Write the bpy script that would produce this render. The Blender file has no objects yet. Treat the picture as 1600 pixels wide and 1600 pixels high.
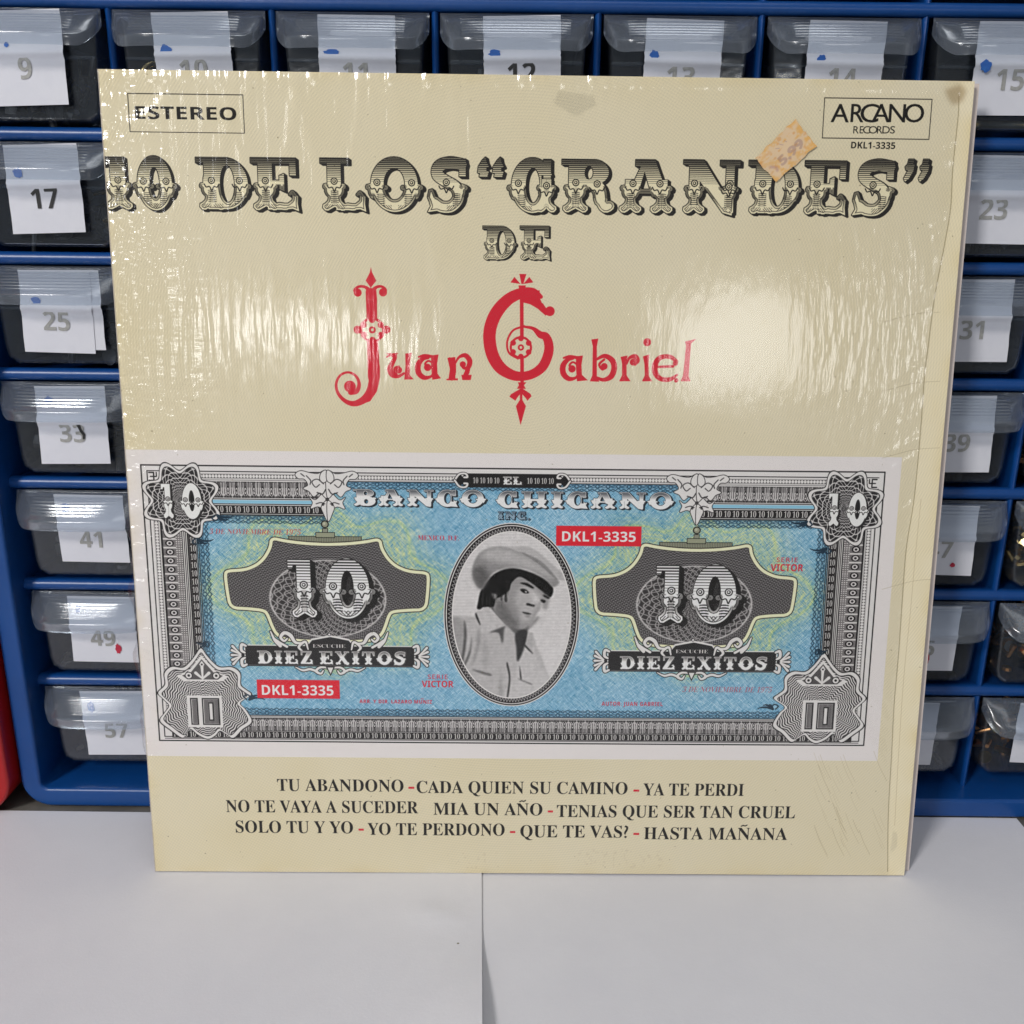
import bpy, bmesh, math, random
import numpy as np
from mathutils import Matrix, Vector

# ================================================================ camera, world, lamps, exposure
scn = bpy.context.scene
COL = scn.collection
MM = 0.001
def cam_matrix(yaw, pitch, roll):
    return Matrix.Rotation(yaw, 3, 'Z') @ Matrix.Rotation(pitch, 3, 'X') @ Matrix.Rotation(roll, 3, 'Y')
cd = bpy.data.cameras.new('camera'); cam = bpy.data.objects.new('camera', cd); COL.objects.link(cam)
cd.sensor_width = 36; cd.lens = 36*1541.49/1600; cd.clip_start = .01; cd.clip_end = 50
Rm = cam_matrix(0.001839, -0.298768, -0.011184) @ Matrix(((1, 0, 0), (0, 0, -1), (0, 1, 0)))
cam.matrix_world = Matrix.Translation((.21502, -.40450, .26650)) @ Rm.to_4x4()
scn.camera = cam

world = bpy.data.worlds.new('World'); scn.world = world; world.use_nodes = True
wn = world.node_tree.nodes['Background']; wn.inputs[0].default_value = (.92, .95, 1.0, 1); wn.inputs[1].default_value = .20

def area_lamp(name, pos, target, sx, sy, watts, col=(1, 1, 1)):
    l = bpy.data.lights.new(name, 'AREA'); l.shape = 'RECTANGLE'; l.size = sx; l.size_y = sy; l.energy = watts; l.color = col
    o = bpy.data.objects.new(name, l); COL.objects.link(o); o.location = pos
    o.rotation_euler = (Vector(target)-Vector(pos)).to_track_quat('-Z', 'Y').to_euler(); return o
area_lamp('room_lamp', (-.76, -1.40, 1.16), (.22, -.05, .17), .30, .30, 21.6, (1, .97, .93))
area_lamp('overhead_fill', (.35, -.75, 2.3), (.22, -.1, .15), 1.2, 1.2, 7.8, (.97, .98, 1.))  # broad unseen fill added overhead for the ambient level
# the two bright panes behind the camera that the shrink film mirrors
area_lamp('far_window', (.81, -2.0, .395), (.305, -.03, .22), .37, .25, 2.0, (1, 1, 1))
area_lamp('far_tube', (-.278, -2.0, .412), (.13, -.03, .22), .36, .085, 1.6, (1, 1, 1))
area_lamp('streak_light', (-1.02, -1.9, .86), (.10, -.03, .27), .16, .46, 1.5, (1, 1, 1))  # unseen light added to draw vertical streaks on the film
scn.view_settings.view_transform = 'Standard'; scn.view_settings.look = 'None'; scn.view_settings.exposure = 0.0; scn.view_settings.gamma = 1
scn.cycles.max_bounces = 6; scn.cycles.transparent_max_bounces = 16; scn.cycles.transmission_bounces = 4; scn.cycles.glossy_bounces = 3; scn.cycles.diffuse_bounces = 2
scn.cycles.sample_clamp_indirect = 6; scn.cycles.caustics_reflective = False; scn.cycles.caustics_refractive = False; scn.cycles.use_adaptive_sampling = True; scn.cycles.adaptive_threshold = .025; scn.cycles.adaptive_min_samples = 20

random.seed(11)
GLYPHS = (   # letter outlines: set, letter, advance, then one list of x/y steps per loop, thousandths of an em
('s','A',650,[328,684,-15,1,-232,-577,-13,-30,-13,-23,-14,-17,-15,-11,-19,-7,-11,-1,0,-10,185,0,0,9,2,0,-43,5,-28,18,-10,30,0,6,1,5,1,7,1,7,2,7,2,5,39,98,234,0,32,-82,9,-23,6,-19,2,-15,-11,-28,-31,-16,-39,-4,0,-10,301,0,0,10,-13,2,-18,9,-15,15,-13,21,-13,26,-15,33],[156,230,107,269,110,-269]),
('s','B',659,[328,669,-296,0,0,-7,13,-1,19,-3,16,-5,13,-9,11,-12,8,-15,4,-18,3,-23,1,-27,0,-427,-2,-34,-7,-26,-11,-20,-19,-14,-25,-8,-23,-2,0,-9,321,0,78,6,64,16,51,28,37,37,22,45,8,54,-21,75,-62,54,-132,44,114,39,51,48,17,67,-28,81,-82,49],[300,653,22,2,36,-4,29,-11,21,-20,14,-28,8,-35,3,-43,-4,-48,-11,-39,-20,-28,-29,-19,-39,-10,-50,-4,-18,0,0,216,1,23,3,18,6,15,12,10],[262,353,32,0,52,-4,41,-12,32,-21,21,-32,13,-41,4,-52,-3,-50,-9,-41,-16,-32,-25,-23,-33,-14,-41,-4,-22,2,-18,5,-13,9,-9,14,-4,18,-2,22]),
('s','C',697,[641,684,-11,0,-8,-21,-19,-18,-25,-6,-12,1,-12,2,-10,5,-59,21,-52,12,-47,4,-63,-5,-59,-15,-53,-24,-47,-34,-40,-40,-33,-48,-24,-54,-14,-59,-5,-65,5,-65,14,-60,24,-55,32,-49,39,-40,47,-34,53,-24,57,-15,63,-5,109,16,92,48,70,75,-14,13,-27,-30,-36,-32,-39,-25,-40,-18,-42,-10,-42,-4,-116,35,-69,105,-23,171,20,182,63,113,106,37,52,-6,47,-19,43,-31,39,-42,32,-50,24,-53,10,0]),
('s','D',738,[330,669,-299,0,0,-8,22,-1,25,-7,19,-12,13,-20,7,-28,2,-36,0,-446,-2,-31,-6,-25,-11,-17,-17,-11,-23,-7,-21,-2,0,-9,300,0,195,37,115,109,39,185,-10,97,-30,82,-51,64,-69,48,-89,28],[308,652,25,2,110,-35,67,-106,21,-172,-5,-95,-16,-78,-27,-61,-39,-45,-51,-26,-62,-9,-23,2,-19,5,-14,11,-7,15,-5,21,-1,26,0,466,1,27,5,21,7,15,14,11]),
('s','E',658,[585,669,-552,0,0,-8,22,-1,25,-7,19,-13,13,-21,7,-30,2,-40,0,-433,-2,-33,-7,-26,-12,-19,-20,-13,-26,-7,-24,-1,0,-8,562,0,37,195,-11,0,-16,-35,-20,-35,-23,-29,-27,-23,-29,-19,-34,-14,-37,-9,-42,-6,-47,-2,-27,1,-20,4,-16,8,-10,13,-5,19,-2,23,0,240,13,0,33,-2,29,-4,24,-8,21,-13,18,-17,14,-22,10,-27,7,-32,4,-30,8,0,0,320,-8,0,-8,-41,-15,-40,-20,-30,-27,-21,-35,-12,-43,-4,-25,0,0,221,1,18,1,15,4,13,5,10,10,8,11,4,14,2,16,2,20,0,68,-4,55,-12,44,-22,32,-32,23,-45,11,-50,7,0]),
('s','F',602,[577,669,-547,0,0,-8,24,-4,25,-8,19,-12,13,-19,7,-26,2,-34,0,-433,-2,-34,-7,-27,-11,-20,-19,-14,-25,-8,-24,-4,0,-9,341,0,0,8,-20,1,-24,4,-20,4,-16,8,-13,11,-9,15,-5,17,-3,20,-1,23,0,222,19,0,44,-4,36,-12,28,-21,20,-31,15,-43,8,-46,9,0,0,322,-11,0,-7,-41,-15,-40,-20,-30,-28,-21,-35,-12,-42,-4,-21,0,0,234,1,15,2,13,4,11,6,8,10,5,11,3,13,2,15,1,18,0,47,-2,41,-5,35,-10,29,-13,24,-19,19,-23,14,-28,12,-34,6,-32,8,0]),
('s','H',779,[351,669,-318,0,0,-8,23,-3,25,-8,18,-13,12,-18,7,-25,2,-30,0,-444,-2,-34,-7,-26,-11,-19,-19,-13,-25,-8,-24,-2,0,-9,319,0,0,9,-24,2,-26,8,-19,13,-11,19,-7,26,-2,34,0,218,256,0,0,-218,-2,-35,-7,-27,-13,-19,-19,-12,-25,-7,-23,-2,0,-9,317,0,0,9,-23,3,-25,8,-18,14,-12,20,-6,25,-2,32,0,444,2,31,6,25,11,18,18,12,25,8,24,3,0,8,-317,0,0,-8,15,-1,20,-4,16,-5,14,-7,10,-10,7,-13,4,-15,2,-19,1,-23,0,-200,-256,0,0,200,1,23,2,19,5,15,7,13,10,10,14,7,16,5,19,4,15,1]),
('s','I',388,[355,669,-326,0,0,-8,25,-2,27,-6,19,-9,12,-16,7,-23,2,-29,0,-464,-3,-30,-7,-24,-14,-17,-20,-11,-25,-8,-23,-4,0,-9,328,0,0,9,-17,2,-20,5,-17,6,-14,8,-11,11,-7,12,-5,16,-2,17,-1,20,0,461,2,29,8,23,13,16,19,9,26,6,24,2]),
('s','L',635,[363,669,-330,0,0,-8,23,-2,24,-8,19,-12,12,-19,7,-25,2,-31,0,-444,-2,-34,-7,-26,-11,-19,-19,-13,-25,-8,-24,-2,0,-9,558,0,35,212,-10,0,-15,-38,-20,-38,-22,-32,-26,-26,-28,-21,-32,-15,-36,-11,-42,-6,-46,-2,-21,1,-18,2,-15,3,-12,6,-9,10,-6,13,-3,16,-1,18,-1,22,0,441,1,24,3,19,5,17,9,13,12,11,15,7,18,4,22,2,16,1]),
('s','M',944,[269,669,-238,0,0,-8,15,-1,20,-3,16,-5,13,-7,11,-10,7,-12,5,-15,2,-18,1,-21,0,-451,-2,-33,-8,-26,-13,-19,-20,-12,-25,-8,-23,-2,0,-9,213,0,0,9,-24,1,-27,7,-20,11,-14,19,-8,28,-2,35,0,504,260,-614,15,0,263,630,0,-515,-1,-24,-2,-20,-5,-18,-6,-14,-11,-11,-13,-8,-16,-5,-20,-4,-14,-2,0,-9,311,0,0,9,-13,0,-18,3,-16,5,-13,8,-10,12,-7,15,-4,18,-2,22,-1,26,0,436,2,30,7,25,12,18,18,13,24,8,22,4,0,8,-235,0,-203,-480]),
('s','N',735,[229,669,-193,0,0,-9,4,0,10,-3,9,-4,11,-11,21,-23,31,-38,0,-464,-1,-23,-2,-19,-5,-17,-6,-13,-11,-11,-13,-8,-16,-5,-18,-3,-14,0,0,-9,203,0,0,9,-25,2,-26,8,-18,12,-12,18,-6,26,-2,33,0,429,454,-553,15,0,0,568,2,33,6,26,11,19,18,12,26,8,23,2,0,8,-203,0,0,-8,15,-2,19,-3,16,-5,14,-7,10,-11,7,-13,5,-16,2,-19,1,-23,0,-336]),
('s','O',782,[442,682,-47,3,-49,-3,-46,-9,-43,-14,-40,-20,-37,-25,-33,-29,-28,-33,-24,-37,-20,-40,-14,-43,-8,-45,-3,-48,3,-48,8,-45,14,-44,20,-40,23,-37,29,-33,32,-28,36,-25,39,-20,43,-14,44,-9,47,-3,48,3,46,9,43,14,40,20,37,25,33,28,28,33,25,37,19,40,15,44,8,45,3,48,-3,49,-8,46,-15,44,-19,40,-24,36,-28,33,-33,29,-35,24,-40,19,-42,15],[286,632,100,37,56,-9,46,-29,37,-48,27,-65,17,-81,5,-98,-19,-181,-60,-112,-100,-37,-55,10,-46,29,-38,47,-27,65,-17,82,-5,97,19,181]),
('s','P',622,[318,669,-285,0,0,-8,23,-3,25,-8,18,-13,12,-18,7,-25,2,-30,0,-444,-2,-34,-7,-26,-11,-19,-19,-13,-25,-8,-24,-2,0,-9,319,0,0,9,-24,2,-26,8,-19,13,-11,19,-7,26,-2,34,0,195,98,0,74,6,60,16,46,28,33,36,20,43,7,50,-3,34,-9,31,-15,28,-21,24,-25,20,-30,16,-43,12,-60,7],[303,650,19,1,40,-4,32,-14,23,-23,15,-31,9,-40,3,-49,-4,-50,-10,-40,-19,-30,-27,-21,-38,-12,-46,-4,-38,0,0,260,1,18,4,15,8,11,12,8]),
('s','Q',782,[442,682,-47,3,-49,-3,-46,-9,-43,-14,-40,-20,-37,-25,-33,-29,-28,-33,-24,-37,-20,-40,-14,-43,-8,-45,-3,-48,3,-50,9,-48,16,-45,21,-43,26,-38,32,-34,37,-29,41,-25,49,-21,68,-95,92,-55,119,-19,55,4,57,11,52,17,-2,11,-16,-4,-25,-4,-23,-1,-72,14,-60,42,-51,77,82,34,60,42,49,53,35,62,22,69,7,75,-3,49,-8,46,-15,44,-19,40,-24,36,-28,33,-33,29,-35,24,-40,19,-42,15],[286,632,100,37,56,-9,46,-29,38,-48,27,-65,17,-81,5,-98,-19,-181,-60,-112,-100,-37,-55,10,-47,29,-37,47,-28,65,-17,82,-5,97,19,181]),
('s','R',704,[323,669,-290,0,0,-8,23,-3,25,-8,18,-13,12,-18,7,-25,2,-30,0,-444,-2,-34,-7,-26,-11,-19,-19,-13,-25,-8,-24,-2,0,-9,319,0,0,9,-24,2,-26,8,-19,13,-11,19,-7,26,-2,34,0,205,43,0,204,-316,197,0,0,8,6,0,-17,1,-15,5,-12,8,-11,10,-10,13,-11,16,-180,267,92,40,48,52,16,69,-8,53,-23,43,-39,32,-55,24,-74,14],[309,650,26,1,70,-17,42,-51,14,-83,-4,-50,-13,-40,-21,-32,-31,-22,-40,-13,-49,-4,-41,0,0,235,1,26,5,20,8,15,14,10]),
('s','S',581,[496,685,-12,0,-5,-13,-13,-15,-19,-4,-6,0,-5,1,-4,1,-4,1,-5,1,-5,1,-28,8,-26,7,-24,5,-23,4,-22,2,-20,1,-36,-3,-33,-8,-30,-13,-27,-18,-23,-22,-18,-26,-14,-30,-8,-34,-3,-37,4,-42,13,-37,22,-33,30,-31,42,-30,52,-29,94,-46,46,-30,28,-38,10,-45,-4,-32,-12,-29,-19,-25,-27,-19,-32,-11,-37,-4,-51,6,-45,18,-38,31,-31,42,-25,56,-17,60,-13,0,0,-233,11,0,2,6,5,10,5,8,8,6,10,3,12,1,6,-1,7,-1,10,-2,11,-4,14,-4,16,-5,16,-6,15,-4,16,-3,17,-1,16,-2,16,0,47,3,43,9,38,14,33,19,28,24,22,28,16,32,10,36,3,39,-2,29,-4,26,-7,24,-11,22,-16,21,-20,20,-25,20,-31,19,-37,19,-96,45,-32,16,-26,18,-22,18,-15,20,-10,24,-3,27,4,29,11,25,18,22,24,16,30,10,33,3,29,-3,29,-8,27,-14,26,-18,23,-23,21,-27,19,-30,15,-34,9,-30,9,0]),
('s','T',630,[25,669,0,-187,11,0,8,45,19,44,28,36,36,26,44,16,51,5,19,0,0,-534,-2,-34,-8,-27,-13,-20,-20,-12,-27,-8,-25,-1,0,-9,333,0,0,9,-26,1,-28,7,-20,12,-13,20,-7,27,-2,35,0,534,18,0,99,-20,66,-61,27,-92,9,0,0,188]),
('s','U',733,[349,669,-318,0,0,-8,23,-3,25,-8,18,-13,12,-18,7,-25,2,-30,0,-333,7,-76,19,-60,32,-46,47,-33,64,-19,82,-7,79,7,63,22,48,35,33,52,21,72,7,92,0,293,2,29,5,23,10,18,17,14,22,9,21,4,0,9,-199,0,0,-8,27,-3,27,-8,19,-13,13,-18,7,-25,2,-31,0,-327,-20,-116,-62,-72,-101,-24,-48,5,-38,16,-29,26,-20,36,-11,46,-4,55,0,356,1,23,2,19,4,15,7,13,11,10,13,7,16,5,20,4,15,1]),
('s','V',637,[305,669,-317,0,0,-9,17,-4,20,-10,15,-15,12,-17,11,-20,11,-23,248,-581,14,0,225,584,13,30,14,23,14,16,16,11,19,6,12,1,0,8,-195,0,0,-7,19,-2,22,-3,18,-6,13,-10,8,-14,3,-18,-1,-15,-4,-17,-6,-18,-141,-370,-153,371,-8,20,-4,16,-2,14,3,18,8,14,15,10,18,6,23,3,20,1]),
('s','X',701,[354,669,-324,0,0,-7,-5,0,18,-2,18,-8,16,-12,15,-16,15,-20,17,-24,175,-270,-158,-217,-37,-41,-42,-26,-36,-7,0,-10,224,0,0,9,-35,4,-29,16,-10,28,2,20,8,20,12,19,114,163,105,-165,13,-24,8,-20,3,-19,-10,-25,-28,-14,-41,-4,324,0,-15,2,-15,6,-13,9,-11,13,-12,15,-12,18,-201,314,117,167,23,31,24,26,23,19,26,14,27,8,30,3,-4,0,0,7,-228,0,0,-8,32,-4,27,-15,10,-25,-3,-20,-10,-22,-14,-24,-93,-136,-102,158,-10,17,-6,15,-2,14,8,24,24,15,34,4,-310,0,324,0],[682,17,-318,0,0,-8,318,0]),
('s','Y',634,[299,669,-310,0,0,-9,0,0,7,-1,8,-2,7,-3,7,-3,8,-5,16,-14,17,-22,18,-30,171,-312,0,-148,-2,-34,-7,-26,-11,-19,-19,-13,-25,-8,-24,-2,0,-9,319,0,0,9,-24,2,-26,8,-19,13,-11,19,-7,26,-2,34,0,186,172,282,14,20,14,17,13,14,15,11,17,7,10,2,0,10,-197,0,0,-8,-4,0,45,-5,29,-18,10,-30,-3,-21,-8,-22,-13,-25,-135,-222,-133,261,-7,15,-5,14,-1,12,2,13,8,11,11,8,13,5,16,3,18,1,8,0]),
('s','0',559,[334,710,-53,5,-55,-5,-47,-14,-38,-24,-31,-33,-25,-40,-19,-50,-13,-56,-7,-64,-3,-70,3,-70,7,-64,13,-57,19,-50,25,-42,31,-33,38,-24,46,-15,55,-5,52,5,45,15,38,24,32,33,25,42,19,49,14,57,8,64,3,70,-3,70,-8,64,-14,57,-19,49,-25,41,-31,33,-38,24],[243,658,38,10,37,-10,27,-29,17,-47,9,-61,6,-74,2,-89,-2,-89,-6,-75,-9,-61,-17,-47,-27,-30,-38,-10,-37,10,-28,30,-17,47,-10,61,-6,75,-2,89,2,89,6,74,10,61,17,47]),
('s','1',559,[369,709,-100,0,-68,-50,-31,-23,-30,-18,-27,-13,-25,-10,-22,-8,-14,-5,1,-12,5,-16,8,-13,10,-10,12,-5,12,-2,17,3,18,9,19,15,21,20,23,25,40,48,0,-526,-1,-23,-5,-19,-8,-15,-12,-10,-15,-5,-18,-2,-73,0,0,-35,395,0,0,35,-73,0,-20,2,-16,7,-12,12,-6,15,-4,18,-1,20]),
('s','2',559,[326,710,-67,5,-45,-2,-40,-6,-34,-10,-28,-13,-24,-16,-17,-18,-13,-19,-8,-21,-2,-21,4,-30,10,-23,18,-16,24,-12,29,-7,25,-1,2,44,7,44,12,36,19,26,27,17,34,5,25,-3,21,-10,18,-17,13,-23,8,-30,2,-36,-2,-35,-4,-32,-7,-32,-12,-30,-15,-32,-21,-32,-25,-34,-32,-38,-38,-40,-146,-149,0,-90,455,0,5,192,-43,0,-6,-25,-8,-21,-11,-19,-14,-15,-18,-11,-19,-7,-21,-2,-256,0,116,111,47,45,41,40,36,37,31,32,26,30,22,27,17,25,13,23,10,22,7,21,4,22,1,22,-6,45,-19,38,-30,31,-43,24]),
('s','3',559,[322,710,-65,5,-65,-4,-54,-12,-41,-20,-29,-24,-17,-28,-6,-30,3,-25,10,-20,17,-15,24,-11,30,-7,28,-1,1,16,2,26,4,24,6,24,9,20,12,18,16,15,21,8,24,3,28,-4,23,-11,19,-20,12,-25,8,-30,2,-35,-4,-43,-10,-37,-19,-32,-27,-25,-34,-14,-42,-5,-57,0,0,-44,53,0,48,-4,40,-13,33,-22,24,-29,14,-34,5,-38,-2,-36,-6,-31,-10,-26,-14,-21,-16,-16,-19,-12,-21,-8,-21,-5,-23,-1,-36,4,-32,11,-27,20,-21,27,-12,34,-3,31,-12,-1,-18,-6,-16,-10,-12,-13,-7,-17,-3,-21,2,-18,7,-18,11,-17,17,-16,22,-13,28,-12,33,-10,40,-5,46,-2,34,1,32,4,32,6,30,8,28,12,25,14,23,18,20,21,15,25,12,28,8,33,2,37,-3,34,-9,30,-14,24,-19,21,-22,17,-25,14,-26,12,-27,8,-53,12,66,28,35,22,30,27,23,31,14,35,5,40,-7,45,-19,38,-32,30,-45,23]),
('s','4',559,[302,705,-280,-461,0,-49,509,0,0,48,-104,0,0,462],[285,614,25,56,-6,-83,-2,-32,-2,-33,0,-33,-1,-32,0,-30,0,-184,-232,0,143,237,5,7,5,9,7,11,8,13,7,14,9,15,8,15,7,14,8,13,6,13],[427,195,-128,0,0,-70,-3,-30,-9,-23,-16,-14,-19,-8,-21,-4,-23,-2,-19,0,0,-35,333,0,0,35,-4,0,-23,2,-21,4,-19,8,-16,14,-9,23,-3,30]),
('s','5',559,[100,705,-30,-331,36,-14,13,3,16,4,17,4,19,3,22,2,24,1,42,-4,36,-13,29,-22,21,-31,13,-39,4,-48,-2,-39,-6,-33,-10,-28,-13,-22,-17,-18,-19,-13,-20,-9,-22,-5,-23,-2,-27,2,-24,7,-19,11,-16,14,-13,17,-9,19,-6,19,-4,20,0,10,-13,-1,-17,-5,-14,-8,-10,-11,-7,-15,-2,-19,2,-18,6,-18,10,-17,15,-16,20,-14,26,-12,32,-9,39,-6,46,-2,29,1,30,4,30,7,29,9,27,12,25,16,23,19,20,22,16,26,13,30,7,35,3,40,-8,63,-22,51,-37,39,-49,29,-60,17,-71,6,-20,-1,-21,-1,-20,-2,-19,-3,-15,-4,-25,-8,18,207,216,0,16,-1,13,-4,11,-8,6,-9,5,-11,4,-12,6,-27,41,0,-5,164]),
('s','6',559,[370,713,-40,2,-45,-3,-40,-10,-37,-16,-32,-22,-29,-27,-25,-33,-20,-36,-17,-41,-14,-45,-9,-48,-6,-51,-2,-53,3,-72,11,-63,16,-53,23,-45,28,-35,33,-28,38,-19,41,-12,46,-4,68,7,55,22,43,35,31,47,19,56,6,65,-6,59,-17,48,-29,39,-38,29,-47,17,-54,6,-31,-1,-27,-4,-24,-6,-20,-8,-17,-8,-30,-18,9,96,14,67,21,54,27,40,35,25,40,8,19,-2,16,-8,13,-13,9,-16,8,-17,4,-20,4,-21,1,-21,1,-10,29,2,29,7,20,12,14,14,7,16,3,17,-2,17,-5,16,-9,16,-13,14,-17,12,-22,11,-27,8],[267,384,20,2,30,-4,25,-15,20,-23,15,-32,8,-41,3,-50,-2,-53,-8,-44,-14,-33,-18,-24,-23,-15,-27,-5,-33,8,-29,24,-24,38,-18,53,-11,71,-4,91,14,15,15,11,20,12,20,9]),
('s','7',559,[58,705,-5,-192,43,0,5,43,10,32,23,20,33,6,278,0,-266,-605,65,0,273,658,0,38]),
('s','8',559,[348,710,-63,5,-52,-3,-45,-8,-36,-14,-29,-18,-23,-22,-17,-24,-12,-27,-7,-28,-2,-29,3,-35,11,-33,16,-29,24,-27,30,-26,48,-32,-53,-30,-35,-23,-29,-26,-21,-28,-13,-33,-4,-38,3,-33,8,-30,14,-29,19,-25,25,-22,32,-19,38,-14,44,-8,51,-3,73,6,61,17,49,28,35,37,22,47,7,55,-4,37,-12,34,-20,31,-30,30,-42,29,-68,37,53,29,32,22,26,22,19,25,11,29,4,35,-6,45,-17,40,-28,34,-39,26],[251,671,28,4,21,-2,20,-6,16,-11,14,-13,11,-16,9,-18,6,-18,4,-20,1,-20,-2,-32,-6,-28,-10,-23,-14,-21,-19,-18,-27,-18,-37,19,-28,18,-23,19,-17,24,-10,29,-3,34,3,32,7,28,14,25,18,20],[217,312,26,20,52,-26,38,-23,29,-23,20,-25,13,-30,4,-33,-3,-36,-11,-32,-19,-28,-24,-21,-30,-13,-34,-4,-34,4,-30,14,-25,22,-18,28,-11,34,-4,38,3,35,7,30,14,27,17,22]),
('s','9',559,[309,711,-45,4,-44,-3,-39,-10,-35,-16,-30,-22,-25,-27,-20,-33,-15,-36,-9,-41,-3,-45,6,-60,18,-49,28,-39,38,-28,45,-16,52,-6,30,2,27,6,24,10,20,14,19,15,35,40,-25,-192,-49,-101,-79,-34,-34,4,-29,11,-22,19,-19,23,-14,27,-8,21,-7,-2,-10,-5,-8,-8,-5,-9,-4,-10,-1,-12,2,-17,4,-16,9,-16,11,-15,16,-13,21,-11,25,-9,31,-5,36,-2,47,3,43,10,37,17,33,22,29,28,24,32,20,38,17,41,12,46,9,48,5,51,2,53,-4,73,-10,63,-18,52,-23,44,-29,35,-33,26,-37,19],[240,661,30,5,33,-7,27,-21,22,-34,16,-48,10,-64,4,-80,-12,-22,-14,-17,-17,-15,-19,-11,-22,-7,-25,-2,-57,17,-34,51,-11,82,3,52,8,44,14,35,19,26]),
('b','A',690,[252,717,-252,-717,163,0,52,170,260,0,52,-170,163,0,-253,717],[341,592,4,14,4,-14,4,-16,5,-17,5,-18,5,-18,6,-17,4,-16,4,-15,4,-12,53,-166,-186,0,51,166,3,9,4,13,5,15,5,18,5,19,6,19,5,19]),
('b','B',672,[90,714,0,-714,267,0,76,6,64,18,52,31,39,41,23,51,8,60,-2,35,-6,30,-9,25,-13,21,-15,17,-18,14,-20,11,-22,8,-23,6,0,5,33,10,27,17,21,24,16,30,10,34,3,39,-8,61,-24,47,-41,33,-56,22,-72,14,-88,4],[241,590,80,0,39,-2,32,-6,24,-10,17,-15,10,-19,3,-25,-3,-25,-8,-20,-15,-16,-21,-12,-31,-7,-39,-2,-88,0],[241,311,94,0,43,-3,33,-8,23,-14,16,-18,9,-21,3,-25,-3,-27,-9,-24,-15,-19,-23,-15,-31,-9,-41,-3,-99,0]),
('b','C',637,[428,722,-35,2,-68,-5,-61,-16,-54,-26,-45,-35,-38,-44,-30,-51,-22,-58,-13,-64,-4,-69,4,-70,11,-64,19,-58,27,-51,35,-43,44,-34,51,-26,61,-15,69,-5,37,1,34,3,32,5,31,7,31,9,31,12,0,127,-33,-11,-32,-9,-30,-8,-29,-6,-29,-3,-29,-1,-57,7,-45,21,-35,34,-23,48,-14,59,-5,70,5,70,15,59,26,49,35,36,45,22,53,7,26,-2,27,-4,26,-8,27,-10,27,-11,27,-12,49,123,-33,14,-34,12,-35,10,-36,8]),
('b','D',740,[90,714,0,-714,202,0,114,10,96,31,78,51,56,70,35,91,11,111,-5,72,-15,65,-26,55,-34,48,-43,39,-51,31,-58,22,-65,14,-71,4],[241,590,81,0,61,-6,50,-19,40,-31,29,-44,17,-58,6,-72,-24,-131,-73,-78,-122,-26,-65,0]),
('b','E',560,[90,714,0,-714,411,0,0,125,-260,0,0,184,242,0,0,124,-242,0,0,157,260,0,0,124]),
('b','G',724,[469,723,-38,1,-76,-5,-68,-15,-59,-25,-51,-34,-42,-42,-33,-51,-25,-58,-14,-65,-5,-71,10,-110,28,-92,48,-72,66,-52,82,-32,98,-10,50,1,45,4,43,6,39,8,39,10,38,12,0,370,-283,0,0,-126,135,0,0,-149,-13,-3,-14,-2,-15,-2,-16,-2,-18,-1,-20,0,-41,3,-36,11,-30,16,-25,23,-20,29,-15,33,-11,38,-6,41,-2,45,3,47,9,43,14,39,21,33,25,28,30,23,34,17,38,10,42,3,30,-1,30,-4,28,-6,27,-8,25,-9,23,-11,50,121,-31,12,-33,11,-36,9,-37,7]),
('b','H',765,[241,714,-151,0,0,-714,151,0,0,308,283,0,0,-308,151,0,0,714,-151,0,0,-280,-283,0]),
('b','I',389,[357,714,-325,0,0,-86,87,-40,0,-462,-87,-40,0,-86,325,0,0,86,-87,40,0,462,87,40]),
('b','J',331,[241,714,-151,0,0,-669,-1,-32,-4,-27,-7,-21,-9,-17,-11,-12,-14,-9,-14,-6,-16,-3,-17,-1,-13,0,-13,1,-11,2,-12,2,-11,2,-11,3,0,-126,11,-3,13,-2,14,-2,15,-2,17,-2,19,0,43,3,39,8,36,15,31,20,27,27,21,35,16,41,10,50,3,57]),
('b','K',664,[241,714,-151,0,0,-714,151,0,0,255,64,46,187,-301,172,0,-251,398,249,316,-168,0,-193,-243,-11,-13,-10,-14,-10,-14,-10,-15,-10,-14,-9,-14]),
('b','L',565,[241,714,-151,0,0,-714,441,0,0,125,-290,0]),
('b','M',943,[90,714,0,-714,135,0,0,332,0,26,-1,27,0,29,-2,30,-1,29,-1,27,-1,24,-2,20,-1,16,4,0,172,-560,139,0,184,559,4,0,-1,-15,-1,-20,-1,-24,0,-27,-2,-28,0,-29,-1,-28,-1,-26,0,-24,0,-338,141,0,0,714,-206,0,-179,-546,-3,0,-169,546]),
('b','N',813,[90,714,0,-714,135,0,0,336,0,34,-1,34,-2,34,-1,34,-3,34,-2,34,4,0,311,-540,192,0,0,714,-136,0,0,-338,0,-33,1,-32,1,-33,1,-33,2,-33,2,-33,-3,0,-310,535]),
('b','O',796,[472,720,-73,5,-73,-5,-65,-15,-55,-25,-46,-35,-37,-42,-29,-51,-20,-58,-12,-64,-4,-71,4,-71,12,-65,20,-58,29,-51,37,-43,46,-35,55,-26,64,-15,73,-5,73,5,64,15,55,26,46,35,37,43,29,50,20,59,12,64,4,71,-4,71,-12,64,-20,59,-29,50,-37,43,-46,35,-55,25],[341,592,58,7,58,-7,46,-21,34,-36,23,-48,14,-59,5,-70,-5,-69,-14,-59,-23,-48,-34,-36,-46,-22,-59,-7,-58,7,-46,22,-34,36,-24,48,-14,59,-5,69,5,70,14,59,24,48,35,36]),
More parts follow.
